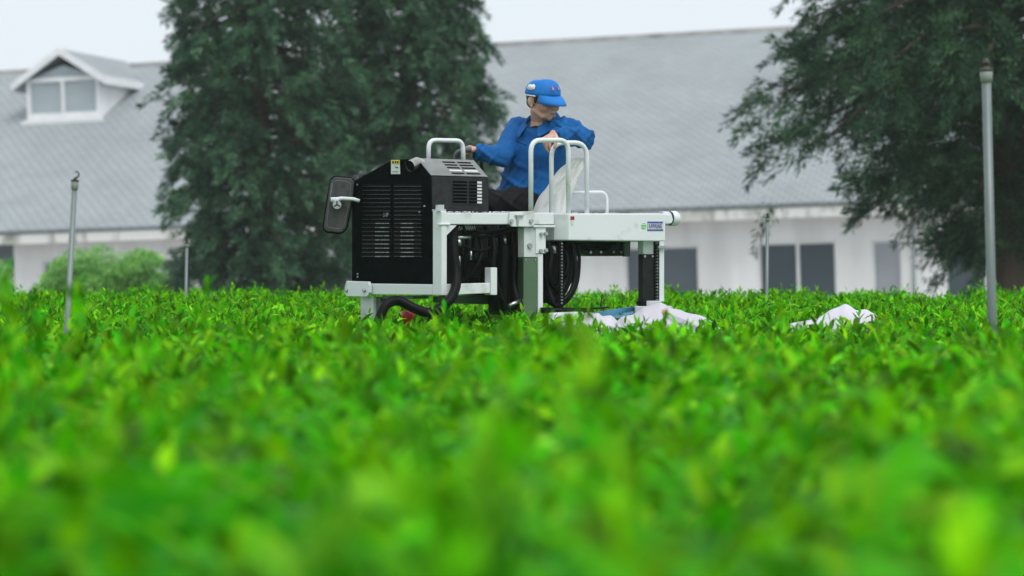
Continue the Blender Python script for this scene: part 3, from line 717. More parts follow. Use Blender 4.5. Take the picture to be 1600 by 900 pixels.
# drive parts under the deck
b = MB()
plB(b, [(699, 353), (818, 353), (818, 440), (790, 462), (765, 462), (745, 440), (699, 444)], .30, .30)
plB(b, [(774, 395), (820, 395), (820, 492), (779, 492)], .20, .10)
plB(b, [(852, 377), (905, 377), (900, 430), (878, 474), (850, 474)], .16, .3)
b.build('engine', M['engine'], mc, .01)
b = MB()
for i, (x0, w, y0, h) in enumerate(((712, 26, 372, 36), (742, 22, 366, 40), (728, 40, 412, 26), (770, 26, 372, 22), (800, 18, 362, 40))):
    plB(b, rect(x0, y0, x0 + w, y0 + h), .22 + .02 * (i % 3), .1)
b.build('engine_cover', M['steel_dark'], mc, .012)
b = MB(); plB(b, [(884, 377), (984, 377), (984, 400), (922, 400), (906, 396)], .22, .2); gb = b.build('gear_case', M['steel_dark'], mc, .006)
b = MB(); plB(b, rect(976, 377, 985, 401), .20, .02); b.build('case_flange', M['green_grey'], gb)
b = MB()
for x in (922, 938, 958, 970): b = MB(); bolt(b, onB(x, 394, .22), -AV, .008, .008); b.build('bolt', M['steel'], gb)
b = MB()
b.tube(smooth_path([onB(890, 384, .17), onB(905, 381, .15), onB(920, 388, .15), onB(938, 386, .16), onB(960, 380, .16)], 5), .014, 8)
b.tube(smooth_path([onB(930, 388, .16), onB(948, 389, .15), onB(962, 376, .16)], 5), .009, 8)
b.build('hydraulic_pipe', M['rubber'], mc)
def hose(pts, r, name='hose', m=None, off=None):
    b = MB(); b.tube(smooth_path([onB(x, y, o) for x, y, o in pts], 6), r, 10); return b.build(name, m or M['rubber'], mc)
hose([(708, 352, .06), (709, 390, .03), (713, 430, -.01), (711, 452, -.05), (698, 474, -.08), (672, 488, -.08), (648, 482, -.05), (622, 470, .0), (602, 478, .0), (590, 505, .0)], .026)
hose([(640, 476, -.02), (655, 485, -.06), (672, 492, -.1), (672, 506, -.1)], .014)
hose([(722, 352, .10), (730, 378, .08), (726, 410, .1), (727, 440, .12)], .012)
hose([(735, 372, .1), (748, 364, .08), (770, 362, .08), (800, 356, .1), (815, 352, .1)], .010)
hose([(744, 369, .1), (752, 371, .08), (775, 366, .08), (805, 360, .1)], .009)
hose([(786, 352, .12), (787, 400, .1), (786, 450, .1), (790, 492, .1)], .030)
hose([(800, 352, .12), (804, 400, .1), (803, 440, .1), (808, 468, .06), (818, 480, .05)], .024)
hose([(768, 372, .1), (765, 400, .1), (755, 425, .14), (750, 444, .2)], .010)
hose([(893, 378, .03), (897, 400, .02), (899, 430, .0), (893, 455, -.02), (880, 470, -.02), (868, 476, 0), (856, 470, .05)], .015)
hose([(902, 378, .03), (905, 405, .03), (902, 440, .01), (890, 466, -.01), (874, 480, -.02)], .010)
hose([(852, 430, .05), (858, 455, .03), (866, 474, .0), (880, 486, 0)], .018)
hose([(856, 378, .02), (862, 400, .0), (858, 425, -.01), (866, 450, .02), (880, 462, .04)], .012)
hose([(868, 378, .05), (884, 396, .02), (886, 420, .0), (872, 440, .02), (858, 452, .04)], .009)
hose([(884, 380, .08), (888, 410, .05), (884, 440, .04), (868, 468, .03), (853, 462, .05)], .020)
hose([(740, 352, .12), (752, 384, .08), (748, 410, .06), (734, 428, .08), (722, 440, .10)], .010)
hose([(700, 372, .10), (722, 384, .07), (748, 392, .06), (775, 384, .08)], .008)
hose([(758, 352, .12), (772, 380, .06), (770, 410, .05), (774, 440, .04), (784, 470, .04)], .016)
b = MB()
for x, y, r0, h in ((717, 374, .014, 10), (717, 400, .010, 16), (736, 392, .006, 14), (866, 384, .012, 12), (789, 372, .008, 8)):
    b = MB(); b.tube([onB(x, y, .05), onB(x, y + h, .05)], r0, 8); b.build('pipe_fitting', M['steel'], mc)
b = MB(); b.tube([onB(712, 371, .05), onB(735, 371, .05)], .009, 8); b.build('pipe_fitting', M['steel'], mc)
b = MB(); b.tube([onB(795, 478, .03), onB(812, 470, .03)], .012, 8)
b.build('pipe_fitting', M['steel'], mc)
b = MB(); c = onB(712, 352, .12)
pts = []
for i in range(70): a = i * .75; pts.append(onB(716 + i * .4, 357 + 3.2 * math.cos(a), .10 + .012 * math.sin(a)))
b.tube(pts, .003, 5); b.build('coil_spring', M['steel'], mc)
# left leg, red cap, plate below the radiator
b = MB(); p0, p1 = onA(563, 464, .01), onA(583, 464, .01); b.poly_prism([p0, p1, Vector((p1.x, p1.y, .04)), Vector((p0.x, p0.y, .04))], BV * .05); b.build('front_leg', M['white_dull'], mc, .003)
b = MB(); p0, p1 = onA(584, 464, .03), onA(594, 464, .03); b.poly_prism([p0, p1, Vector((p1.x, p1.y, .04)), Vector((p0.x, p0.y, .04))], BV * .04); plA(b, rect(596, 462, 645, 467), .03, .1); b.build('front_leg_guide', M['green_grey'], mc, .003)
b = MB(); c = P(637, 486, 12.62); b.tube([c, c + Vector((0, 0, -.03)), c + Vector((0, 0, -.065))], [.034, .033, .026], 16); b.tube([c + Vector((0, 0, -.05)), c + Vector((0, 0, -.3))], .016, 8); b.build('red_cap', M['red'], mc)
# cutter unit low in the tea
b = MB(); YC = 13.2
b.poly_prism([P(924, 489, YC), P(1012, 475.5, YC + .5), P(1012, 482, YC + .5), P(970, 497, YC), P(926, 500, YC)], (0, .10, 0)); b.build('cutter_cover', M['blue_cover'], mc, .006)
b = MB(); b.poly_prism([P(857, 489, 13.0), P(912, 487, 13.0), P(916, 530, 13.0), P(858, 530, 13.0)], (0, .2, 0)); b.build('leaf_tray', WP, mc, .01)
b = MB(); b.poly_prism([P(1010, 470, 13.5), P(1033, 470, 13.5), P(1033, 484, 13.5), P(1010, 484, 13.5)], (0, .12, 0)); b.poly_prism([P(992, 478.5, 13.46), P(1051, 478.5, 13.46), P(1051, 500, 13.46), P(992, 500, 13.46)], (0, .2, 0)); b.build('cutter_block', M['white_dull'], mc, .006)
b = MB(); b.tube([P(845, 485, 13.05), P(922, 485.5, 13.2)], .016, 8); b.tube([P(918, 483, 13.2), P(950, 480, 13.4)], .006, 6); b.tube([P(938, 480, 13.3), P(941, 460, 13.3)], .003, 5); b.build('cutter_bar', M['rubber'], mc); b = MB(); b.ball(P(999, 473, 13.5), .018, 2); b.build('rubber_knob', M['rubber'], mc); b = MB(); b.tube([P(940, 522, 12.95), P(923, 500, 12.95), P(915, 489, 13.05)], .006, 6); b.tube([P(815, 507, 12.9), P(850, 508, 12.9)], .012, 6); b.build('cutter_bar', M['rubber'], mc)
# ------------------------------------------------------------------ the driver
M['skin'] = mat('skin', (.62, .37, .27), .5, vary=.05, scale=14, col2=(.48, .25, .18), bump=.0008, bscale=60)
M['hair'] = mat('hair', (.012, .010, .009), .5, vary=.3, scale=60)
M['jacket'] = mat('jacket', (.004, .112, .345), .78, vary=.12, scale=7, col2=(.003, .080, .26), bump=.008, bscale=13, spec=.25)
M['trousers'] = mat('trousers', (.004, .004, .006), .8, vary=.2, scale=10, bump=.008, bscale=12, spec=.3)
M['cap_blue'] = mat('cap_blue', (.010, .19, .60), .65, vary=.08, scale=14, bump=.002, bscale=30, spec=.3)
M['cap_white'] = mat('cap_white', (.80, .82, .84), .7, vary=.05)
M['cap_pink'] = mat('cap_pink', (.72, .22, .50), .6, vary=.05)
M['shirt'] = mat('shirt', (.010, .010, .012), .8, vary=.2)
M['shoe'] = mat('shoe', (.02, .02, .02), .5, vary=.2)
M['eye'] = mat('eye', (.02, .014, .012), .2, vary=.1)
M['lips'] = mat('lips', (.36, .14, .12), .5, vary=.08)

class Blob:
    """closed overlapping volumes, fused into one continuous skin"""
    def __init__(s): s.b = MB()
    def cap(s, p, q, r0, r1, n=14):
        p, q = Vector(p), Vector(q); d = (q - p); L = d.length; d = d.normalized(); pts, rr = [], []
        for k in range(5): a = R(90 - 90 * k / 4 * .98 - 1); pts.append(p - d * r0 * math.sin(a)); rr.append(max(.0004, r0 * math.cos(a)))
        for k in range(5): a = R(1 + 88 * k / 4); pts.append(q + d * r1 * math.sin(a)); rr.append(max(.0004, r1 * math.cos(a)))
        s.b.tube(pts, rr, n); return s
    def chain(s, pts, rs):
        for (p, q), (r0, r1) in zip(zip(pts, pts[1:]), zip(rs, rs[1:])): s.cap(p, q, r0, r1)
        return s
    def ell(s, c, x, y, z):
        """ellipsoid with half-axis vectors"""
        m = Matrix((Vector(x), Vector(y), Vector(z))).transposed().to_4x4(); m.translation = Vector(c)
        bmesh.ops.create_icosphere(s.b.bm, subdivisions=3, radius=1, matrix=m); return s
    def loft(s, secs, n=28):
        """secs: (centre, half-axis x, half-axis y)"""
        rings = []
        for c, ax, ay in secs:
            rings.append([s.b.bm.verts.new(Vector(c) + Vector(ax) * math.copysign(abs(math.cos(t)) ** .85, math.cos(t)) + Vector(ay) * math.copysign(abs(math.sin(t)) ** .85, math.sin(t))) for t in [2 * math.pi * k / n for k in range(n)]])
        for a, b_ in zip(rings, rings[1:]):
            for k in range(n): s.b.bm.faces.new((a[k], a[(k + 1) % n], b_[(k + 1) % n], b_[k]))
        s.b.bm.faces.new(rings[0][::-1]); s.b.bm.faces.new(rings[-1]); return s
    def fuse(s, name, mats, parent=None, vox=.006, it=4, fac=.5, disp=None):
        bmesh.ops.recalc_face_normals(s.b.bm, faces=s.b.bm.faces[:])
        me = bpy.data.meshes.new('tmp'); s.b.bm.to_mesh(me); s.b.bm.free()
        t = bpy.data.objects.new('tmp', me); COL.objects.link(t)
        m = t.modifiers.new('r', 'REMESH'); m.mode = 'VOXEL'; m.voxel_size = vox
        m = t.modifiers.new('s', 'SMOOTH'); m.iterations = it; m.factor = fac
        dg = bpy.context.evaluated_depsgraph_get(); out = bpy.data.meshes.new_from_object(t.evaluated_get(dg)); bpy.data.objects.remove(t)
        out.name = name
        if disp:
            n = len(out.vertices); co = np.empty(n * 3, np.float32); out.vertices.foreach_get('co', co); co = co.reshape(-1, 3)
            no = np.empty(n * 3, np.float32); out.vertex_normals.foreach_get('vector', no); no = no.reshape(-1, 3)
            co = co + no * disp(co)[:, None]; out.vertices.foreach_set('co', co.astype(np.float32).ravel()); out.update()
        o = link(name, out, mats, None, True)
        if parent is not None: o.parent = parent; o.matrix_parent_inverse = abs_matrix(parent).inverted()
        return o

def PP(x, y, Y): return P(x, y, Y + .09)
# torso axes: the chest faces the camera and a little to its left
ta = R(33); SX = Vector((math.cos(ta), -math.sin(ta), 0)); FX = Vector((-math.sin(ta), -math.cos(ta), 0)); UP = Vector((0, 0, 1))
pel = PP(822, 318, 13.66); chest = PP(841, 236, 13.62); neckb = PP(845, 191, 13.60); hc = PP(849, 156.5, 13.53)
shR, shL = PP(809, 202, 13.72), PP(882, 202, 13.50)
elR, wrR = PP(783, 243, 13.50), PP(745, 236.5, 13.60)
elL, wrL = PP(913, 218, 13.34), PP(866, 210, 13.20)
hipR, hipL = PP(812, 322, 13.72), PP(834, 322, 13.58)
knR, knL = PP(752, 318, 13.62), PP(768, 316, 13.33)
anR, anL = PP(748, 420, 13.66), PP(764, 420, 13.42)
# head axes
ya = R(43); FH = Vector((math.sin(ya) * .97, -math.cos(ya) * .97, -.25)).normalized(); SH = FH.cross(UP).normalized(); UH = SH.cross(FH).normalized()
tl = Matrix.Rotation(R(4), 3, FH); SH, UH = tl @ SH, tl @ UH
def H(s, f, u): return hc + SH * s + FH * f + UH * u      # SH points to the driver's right

body = Blob()
body.ell(H(0, -.012, .028), SH * .076, FH * .096, UH * .088)              # cranium
body.ell(H(0, .030, -.025), SH * .062, FH * .062, UH * .075)              # face
body.ell(H(0, .048, -.070), SH * .044, FH * .042, UH * .036)              # jaw
body.ell(H(0, .074, -.088), SH * .022, FH * .020, UH * .018)              # chin
for sg in (-1, 1):
    body.ell(H(sg * .040, .062, -.030), SH * .024, FH * .022, UH * .026)  # cheek
    body.ell(H(sg * .030, .078, .018), SH * .026, FH * .014, UH * .010)   # brow
    body.cap(H(sg * .060, .0, -.055), H(sg * .04, .055, -.082), .017, .014)   # jaw line
    body.ell(H(sg * .083, -.014, -.008), SH * .010, FH * .017 + SH * .008 * sg * -1, UH * .030)   # ear
    body.ell(H(sg * .080, -.006, -.032), SH * .008, FH * .010, UH * .012)
body.cap(H(0, .088, .012), H(0, .108, -.026), .008, .0125); body.ell(H(0, .098, -.030), SH * .017, FH * .010, UH * .009)   # nose
body.ell(H(0, .089, -.052), SH * .021, FH * .010, UH * .006); body.ell(H(0, .087, -.064), SH * .018, FH * .010, UH * .006)  # lips
body.chain([H(0, -.02, -.06), neckb + UP * .01, neckb - UP * .05], [.054, .056, .066])
body.loft([(pel - UP * .04, SX * .15, FX * .10), (pel + UP * .1, SX * .13, FX * .085), (chest, SX * .15, FX * .10), (chest + UP * .08, SX * .14, FX * .085), (neckb - UP * .02, SX * .06, FX * .05)])
body.chain([shR, elR, wrR], [.048, .040, .027]); body.chain([shL, elL, wrL], [.048, .040, .027])
body.chain([hipR, knR, anR], [.075, .055, .038]); body.chain([hipL, knL, anL], [.075, .055, .038])
for an in (anR, anL): body.cap(an - UP * .03, an + Vector((-.16, -.05, -.07)), .035, .03)
def hand(bl, w, d, n, side, bends, thumb, spread=.10, L=.085, k=1.0):
    """w wrist, d towards the knuckles, n out of the palm, side = towards the thumb"""
    d, n, s = Vector(d).normalized(), Vector(n).normalized(), Vector(side).normalized()
    pc = w + d * L * .5
    bl.loft([(w - d * .01, s * .024, n * .017), (w + d * .025, s * .034, n * .016), (w + d * L * .8, s * .041, n * .014), (w + d * (L + .004), s * .039, n * .010)], 16)
    for i, (off, ln) in enumerate(zip((.030, .010, -.010, -.029), (.070, .078, .072, .057))):
        p = w + d * (L - .012 - .006 * abs(i - 1)) + s * off; dd = (d + s * (off * spread / .03)).normalized(); ax = dd.cross(n).normalized()
        pts, a = [p], 0.
        for j, fr in enumerate((.44, .32, .24)):
            a += bends[i][j] if isinstance(bends[0], (tuple, list)) else bends[j]
            q = (dd * math.cos(a) + n * math.sin(a)); pts.append(pts[-1] + q * ln * fr * k)
        bl.chain([w + d * .04 + s * off * .8] + pts, [.010, .0105, .0095, .0085, .0072])
    b0 = w + d * .022 + s * .026
    t1 = b0 + (d * thumb[0] + s * thumb[1] + n * thumb[2]).normalized() * .042; t2 = t1 + (d * thumb[3] + s * thumb[4] + n * thumb[5]).normalized() * .032
    t3 = t2 + (d * thumb[3] + s * thumb[4] * .5 + n * thumb[5] * 1.3).normalized() * .024
    bl.chain([w + d * .012 + s * .012, b0, t1, t2, t3], [.017, .016, .0125, .0105, .008])
# right hand closed round the lever, thumb on top
dR = (PP(730, 231.5, 13.575) - wrR).normalized(); nR = (UP * -.95 + Vector((0, -.25, 0)));  nR = (nR - dR * nR.dot(dR)).normalized(); sR = Vector((0, -1, .25)); sR = (sR - dR * sR.dot(dR) - nR * sR.dot(nR)).normalized()
hand(body, wrR, dR, nR, sR, (R(45), R(75), R(55)), (.7, .5, .6, .8, -.1, .6), .02, .066)
# left hand hanging over the rail, fingers loosely down
dL = (PP(847, 216, 13.14) - wrL).normalized(); dL = (dL + Vector((0, 0, -.15))).normalized(); nL = Vector((.55, .35, -1)); nL = (nL - dL * nL.dot(dL)).normalized(); sL = dL.cross(nL).normalized(); sL = sL if sL.y > 0 else -sL
hand(body, wrL, dL, nL, -sL, ((R(38), R(25), R(18)), (R(44), R(28), R(18)), (R(48), R(32), R(20)), (R(52), R(36), R(24))), (.55, .8, .45, .8, .2, .55), .12, .072)
person = body.fuse('person', M['skin'], None, .0036, 3, .5)
tag(person, 'seated man in blue cap and work jacket looking over his shoulder, arm over the rail', 'person')
# make the person's origin sit on the seat
def child(bl, name, m, **k): return bl.fuse(name, m, person, **k)

def folds(co):
    x, y, z = co[:, 0], co[:, 1], co[:, 2]
    w1 = np.sin(66 * (x * .6 + z * 1.0) + 2.5 * np.sin(9 * x + 5 * z) + 2 * np.sin(9 * y))
    w2 = np.sin(80 * (x * .9 - z * .7) + 2 * np.sin(9 * z + 7 * y) + 1.3)
    w3 = np.sin(28 * (z + .3 * x) + 2.5 * np.sin(8 * x + 3))
    m = .55 + .45 * np.sin(7 * x + 11 * z + 2)
    return 1.7 * m * (.0075 * np.maximum(w1, -.2) ** 2 + .006 * np.maximum(w2, -.2) ** 2) + .005 * w3 - .003
jk = Blob()
w0, w1 = PP(824, 309, 13.65), PP(827, 294, 13.65)
jk.loft([(w0 - UP * .012, SX * .155, FX * .115), (w0 + UP * .02, SX * .182, FX * .142), (w1 + UP * .025, SX * .178, FX * .140), (PP(832, 268, 13.645), SX * .172, FX * .132), (chest - UP * .03, SX * .178, FX * .128),
         (chest + UP * .03, SX * .176, FX * .126), (PP(844, 208, 13.615), SX * .160, FX * .110), (PP(845, 197.5, 13.605), SX * .140, FX * .088 - UP * .012), (PP(845, 190.5, 13.60), SX * .090, FX * .066 - UP * .034)])
jk.chain([shR + Vector((.03, 0, .0)), shR, (shR + elR) / 2, elR, (elR * .55 + wrR * .45), wrR * .90 + elR * .10], [.066, .068, .066, .062, .056, .045])
jk.chain([shL - Vector((.03, 0, 0)), shL, (shL + elL) / 2 + UP * .004, elL, elL * .5 + wrL * .5, wrL * .92 + elL * .08], [.066, .066, .062, .057, .053, .040])
jacket = child(jk, 'jacket', M['jacket'], vox=.007, it=5, disp=folds)
# collar leaves, placket, pocket, cuffs
cb = MB()
def leaf_poly(pts, th, n): cb.poly_prism(pts, Vector(n) * th)
def patch(name, pts, m, par, rad=.006, th=.006):
    bl = MB(); bl.poly_prism(pts, Vector((FX.x * .5, -.86, .1)) * th); o = bl.build(name, m, par, .002); return o
YF = lambda x: 13.46
b = MB()
nk = neckb + UP * .004
ringc = [nk + SX * (.078 * math.cos(t)) + (FX * .070 - UP * .036) * math.sin(t) for t in [R(116 + 308 * k / 20) for k in range(21)]]
vo = []
for i, p in enumerate(ringc):
    o = (p - nk).normalized(); f = max(0, 1 - min(i, 20 - i) / 6)
    a_ = p + UP * (.018 - .02 * f) + FX * .012 * f; c_ = p + UP * (.042 - .03 * f) + o * .008 + FX * .02 * f; e_ = p + o * (.040 + .012 * f) - UP * (.010 + .044 * f) + FX * .046 * f
    vo.append([b.bm.verts.new(q) for q in (a_, c_, e_)])
for r0, r1 in zip(vo, vo[1:]):
    for k in range(2): b.bm.faces.new((r0[k], r1[k], r1[k + 1], r0[k + 1])).smooth = True
co_ = b.build('collar', M['jacket'], jacket); sm = co_.modifiers.new('solid', 'SOLIDIFY'); sm.thickness = .005; sm.offset = 0
su = co_.modifiers.new('sub', 'SUBSURF'); su.levels = 1; su.render_levels = 2
# black shirt in the neck opening
bl = Blob(); bl.ell(nk + FX * .040 - UP * .050, SX * .046, FX * .034, UP * .030); child(bl, 'shirt', M['shirt'], vox=.005)
def surf(px, py, y0=12.9, y1=14.2, obj=None):
    """first point of the jacket along a sight line"""
    o = CAMP; d = (P(px, py, 10) - o).normalized(); ok, loc, nr, i = jacket.ray_cast(jacket.matrix_basis.inverted() @ o, d); return (loc, nr) if ok else (PP(px, py, 13.5), Vector((0, -1, 0)))
def seam(name, pts, r):
    b = MB(); q = []
    for x, y in pts:
        l, n = surf(x, y); q.append(l + n * r * .3)
    b.tube(q, r, 6); return b.build(name, M['jacket'], jacket)
seam('placket', [(838 - i * .55, 214 + i * 5) for i in range(18)], .0045)
seam('placket', [(843 - i * .45, 216 + i * 5) for i in range(14)], .0035)
seam('pocket_flap', [(804, 218), (808, 220), (813, 222), (818, 224), (823, 227)], .004)
for c, e, r_ in ((wrR, elR, .047), (wrL, elL, .042)):
    d = (c - e).normalized(); b = MB(); p = c - d * .022; b.tube([p - d * .022, p - d * .02, p + d * .012, p + d * .014], [r_ - .004, r_, r_ * .98, r_ - .006], 20); b.build('cuff', M['jacket'], jacket)
tr = Blob()
tr.loft([(pel - UP * .045, SX * .17, FX * .125), (pel + UP * .03, SX * .165, FX * .122), (pel + UP * .075, SX * .15, FX * .11)])
tr.chain([hipR, (hipR + knR) / 2, knR, anR], [.092, .088, .076, .060]); tr.chain([hipL, (hipL + knL) / 2, knL, anL], [.092, .088, .076, .060])
child(tr, 'trousers', M['trousers'], vox=.008, disp=folds)
for an in (anR, anL):
    s = Blob(); s.cap(an - UP * .035, an + Vector((-.17, -.05, -.075)), .045, .036); child(s, 'shoe', M['shoe'], vox=.006)
# hair below the cap
hr = Blob(); hr.ell(H(0, -.030, .022), SH * .077, FH * .080, UH * .082)
for sg in (-1, 1): hr.ell(H(sg * .0715, .012, .024), SH * .0065, FH * .015, UH * .042); hr.ell(H(sg * .058, -.062, .012), SH * .012, FH * .018, UH * .030)
hr.ell(H(0, -.082, -.02), SH * .05, FH * .022, UH * .045)
child(hr, 'hair', M['hair'], vox=.005)
for sg in (-1, 1):
    b = MB(); b.tube([H(sg * .052, .073, .024), H(sg * .036, .087, .029), H(sg * .016, .092, .025)], [.002, .0042, .0035], 6); b.build('eyebrow', M['hair'], person)
    b = MB(); b.ball(H(sg * .031, .0835, .004), 1, 2, Matrix((SH * .011, FH * .006, UH * .0045)).transposed().to_4x4()); b.build('eye', M['eye'], person)
b = MB(); b.tube([H(-.022, .0915, -.0585), H(-.010, .0985, -.0580), H(.010, .0985, -.0580), H(.022, .0915, -.0585)], [.001, .0028, .0028, .001], 6); b.build('mouth', M['lips'], person)
# cap: crown, visor, badges
b = MB(); n, mrow = 36, 9; rows = []
base_u = .036
for j in range(mrow + 1):
    e = R(90 * j / mrow); rr = math.cos(e) ** .62; zz = math.sin(e) ** .85; rows.append([])
    for k in range(n):
        t = 2 * math.pi * k / n; f, s_ = math.cos(t), math.sin(t)
        low = -.022 * (1 - f) / 2
        rows[-1].append(b.bm.verts.new(H(s_ * .0875 * rr, -.012 + f * .108 * rr, base_u + low * (1 - zz) + zz * (.076 + .008 * f) - (.010 * f if 0 < j < 6 else 0) * 0)) if j < mrow else None)
topv = b.bm.verts.new(H(0, -.012, base_u + .078))
for j in range(mrow - 1):
    for k in range(n): b.bm.faces.new((rows[j][k], rows[j][(k + 1) % n], rows[j + 1][(k + 1) % n], rows[j + 1][k])).smooth = True
for k in range(n): b.bm.faces.new((rows[mrow - 1][k], rows[mrow - 1][(k + 1) % n], topv)).smooth = True
cap_o = b.build('cap', M['cap_blue'], person); so = cap_o.modifiers.new('solid', 'SOLIDIFY'); so.thickness = .004; so.offset = 1
b = MB(); vr = []
for k in range(19):
    t = R(-60 + 120 * k / 18); f, s_ = math.cos(t), math.sin(t); col = []
    for q in range(5):
        u = q / 4; ext = .072 * u * max(0, math.cos(t * 1.49)) ** .55
        col.append(b.bm.verts.new(H(s_ * (.088 + .012 * u), -.012 + f * .107 + ext, base_u + .004 - .030 * u * u - .012 * u - .008 * (s_ ** 2) * u)))
    vr.append(col)
for a_, c_ in zip(vr, vr[1:]):
    for q in range(4): b.bm.faces.new((a_[q], c_[q], c_[q + 1], a_[q + 1])).smooth = True
vo_ = b.build('visor', M['cap_blue'], cap_o); so = vo_.modifiers.new('solid', 'SOLIDIFY'); so.thickness = .004; so.offset = 0
def capP(t, e, lift=.006):
    e, t = R(e), R(t); rr = math.cos(e) ** .62; zz = math.sin(e) ** .85; f, s_ = math.cos(t), math.sin(t); low = -.022 * (1 - f) / 2
    return H(s_ * (.0875 + lift) * rr, -.012 + f * (.108 + lift) * rr, base_u + low * (1 - zz) + zz * (.081 + .008 * f))
def cap_patch(name, te, m, lift=.0055):
    b = MB(); c = capP(sum(t for t, _ in te) / len(te), sum(e for _, e in te) / len(te), lift + .0005); vc = b.bm.verts.new(c); vs = [b.bm.verts.new(capP(t, e, lift)) for t, e in te]
    for i in range(len(vs)): b.bm.faces.new((vs[i], vs[(i + 1) % len(vs)], vc)).smooth = True
    o = b.build(name, m, cap_o); so = o.modifiers.new('solid', 'SOLIDIFY'); so.thickness = .002; return o
cap_patch('white_badge', [(78, 22), (88, 16), (104, 16), (118, 20), (116, 34), (106, 40), (98, 36), (88, 42), (80, 36)], M['cap_white'])
cap_patch('white_badge', [(-42, 22), (-52, 16), (-66, 18), (-70, 34), (-58, 42), (-46, 36)], M['cap_white'])
for t0 in (15, -13): cap_patch('pink_motif', [(t0 - 7, 34), (t0 - 4, 24), (t0, 18), (t0 + 5, 24), (t0 + 8, 36), (t0 + 3, 29), (t0 + 1, 40), (t0 - 2, 29)], M['cap_pink'])
b = MB(); b.tube([capP(t, 1, .004) - UH * .003 for t in range(72, 292, 8)], .0032, 6); b.build('cap_piping', M['cap_white'], cap_o)
# ------------------------------------------------------------------ cloth and sacks
M['cloth'] = mat('cloth', (.82, .83, .81), .85, vary=.06, scale=5, bump=.006, bscale=14, trans=.2)
M['sack'] = mat('sack', (.62, .59, .66), .6, vary=.06, scale=4, bump=.006, bscale=16)
M['print_lilac'] = mat('print_lilac', (.50, .42, .58), .6, vary=.1, scale=9)
M['print_orange'] = mat('print_orange', (.75, .25, .10), .6, vary=.1, scale=20)
# white net bag hanging behind the rails
rows_ = [(249, 892, 916), (256, 884, 915), (264, 876, 911), (274, 868, 906), (284, 860, 901), (295, 852, 896), (306, 845, 892), (316, 839, 889), (326, 834, 887), (340, 832, 886)]
b = MB(); G = []
nc = 30
for j, (y, x0, x1) in enumerate(rows_):
    G.append([])
    for k in range(nc + 1):
        t = k / nc; x = x0 + (x1 - x0) * t
        fold = .020 * math.sin(t * 11 + .35 * j) * (.2 + j / 9) + .009 * math.sin(t * 25 + j * 1.1 + 2 * math.sin(j * 1.3)) + .006 * math.sin(j * 2.3 + t * 7)
        Y = 13.345 - .055 * (j / 9) + fold * .6 + .03 * (1 - t)
        yy = y + (2.2 * math.sin(t * 11 + j * 1.7) if j not in (0,) else 3.5 * t * 0 - 2.5 * math.sin(t * 3.1))
        G[-1].append(b.bm.verts.new(P(x, yy, Y)))
for r0, r1 in zip(G, G[1:]):
    for k in range(nc): b.bm.faces.new((r0[k], r0[k + 1], r1[k + 1], r1[k])).smooth = True
o = b.build('collecting_bag', M['cloth']); m = o.modifiers.new('sub', 'SUBSURF'); m.levels = 1; m.render_levels = 2; m = o.modifiers.new('solid', 'SOLIDIFY'); m.thickness = .004
tag(o, 'white cloth collecting bag hanging in folds behind the white grab rails', 'bag')

def sack(name, label, profile, Y, depth, seed, group=None):
    """a limp sack lying on the bushes: profile = px outline of its top edge, left to right"""
    r = random.Random(seed); bl = MB(); xs = [p[0] for p in profile]; ys = [p[1] for p in profile]; n, m_ = 64, 20; G = []
    for i in range(n + 1):
        x = xs[0] + (xs[-1] - xs[0]) * i / n; yt = np.interp(x, xs, ys); G.append([])
        base = P(x, 540, Y); topz = P(x, yt, Y).z; hz_ = max(.02, topz - .84)
        for k in range(m_ + 1):
            a = math.pi * k / m_; c, s = math.cos(a), math.sin(a)
            w = depth * (.25 + .75 * min(1, min(i, n - i) / 9))
            fold = .75 * (.010 * math.sin(i * .21 + 1.4 * math.sin(a * 2 + seed) + seed) + .006 * math.sin(i * .47 - a * 2.1 + 1.5 * math.sin(i * .17))) * s
            G[-1].append(bl.bm.verts.new((base.x + .35 * fold, Y - c * w * .5, .84 + hz_ * abs(s) ** .75 + fold * .8)))
    for r0, r1 in zip(G, G[1:]):
        for k in range(m_): bl.bm.faces.new((r0[k], r1[k], r1[k + 1], r0[k + 1])).smooth = True
        bl.bm.faces.new((r0[0], r0[-1], r1[-1], r1[0]))
    bl.bm.faces.new(G[0]); bl.bm.faces.new(G[-1][::-1])
    o = bl.build(name, M['sack']); mm = o.modifiers.new('sub', 'SUBSURF'); mm.levels = 1; mm.render_levels = 1
    return tag(o, label, 'sack', group)
s1 = sack('leaf_sack', 'printed white sack with lilac and orange marks lying against the cutter', [(955, 508), (972, 494), (990, 490), (1005, 480), (1030, 475), (1048, 480), (1078, 487), (1108, 501), (1142, 525)], 12.95, .34, 3)
s3 = sack('leaf_sack', 'small crumpled white sack between the lift leg and printed sack', [(876, 512), (895, 494), (915, 490), (935, 489), (955, 494), (970, 508), (978, 522)], 12.9, .26, 9)
s2 = sack('leaf_sack', 'plain white sack lying alone on the tea, right of the machine', [(1212, 520), (1235, 508), (1262, 499), (1286, 492), (1300, 483), (1318, 477), (1330, 480), (1338, 485), (1354, 483), (1368, 489), (1382, 499), (1402, 512)], 12.9, .34, 5)
def printed(sk, name, pts, m):
    b = MB(); vs = []
    for x, y in pts:
        d = (P(x, y, 10) - CAMP).normalized(); ok, loc, nr, i = sk.ray_cast(CAMP, d)
        if not ok: loc, nr = P(x, y, sk_y), Vector((0, -1, 0))
        vs.append(loc + nr * .004)
    c = sum(vs, Vector()) / len(vs) + Vector((0, -.004, .003)); vc = b.bm.verts.new(c); vv = [b.bm.verts.new(v) for v in vs]
    for i in range(len(vv)): b.bm.faces.new((vv[i], vv[(i + 1) % len(vv)], vc)).smooth = True
    b.build(name, m, sk)
sk_y = 12.85
bpy.context.view_layer.update()
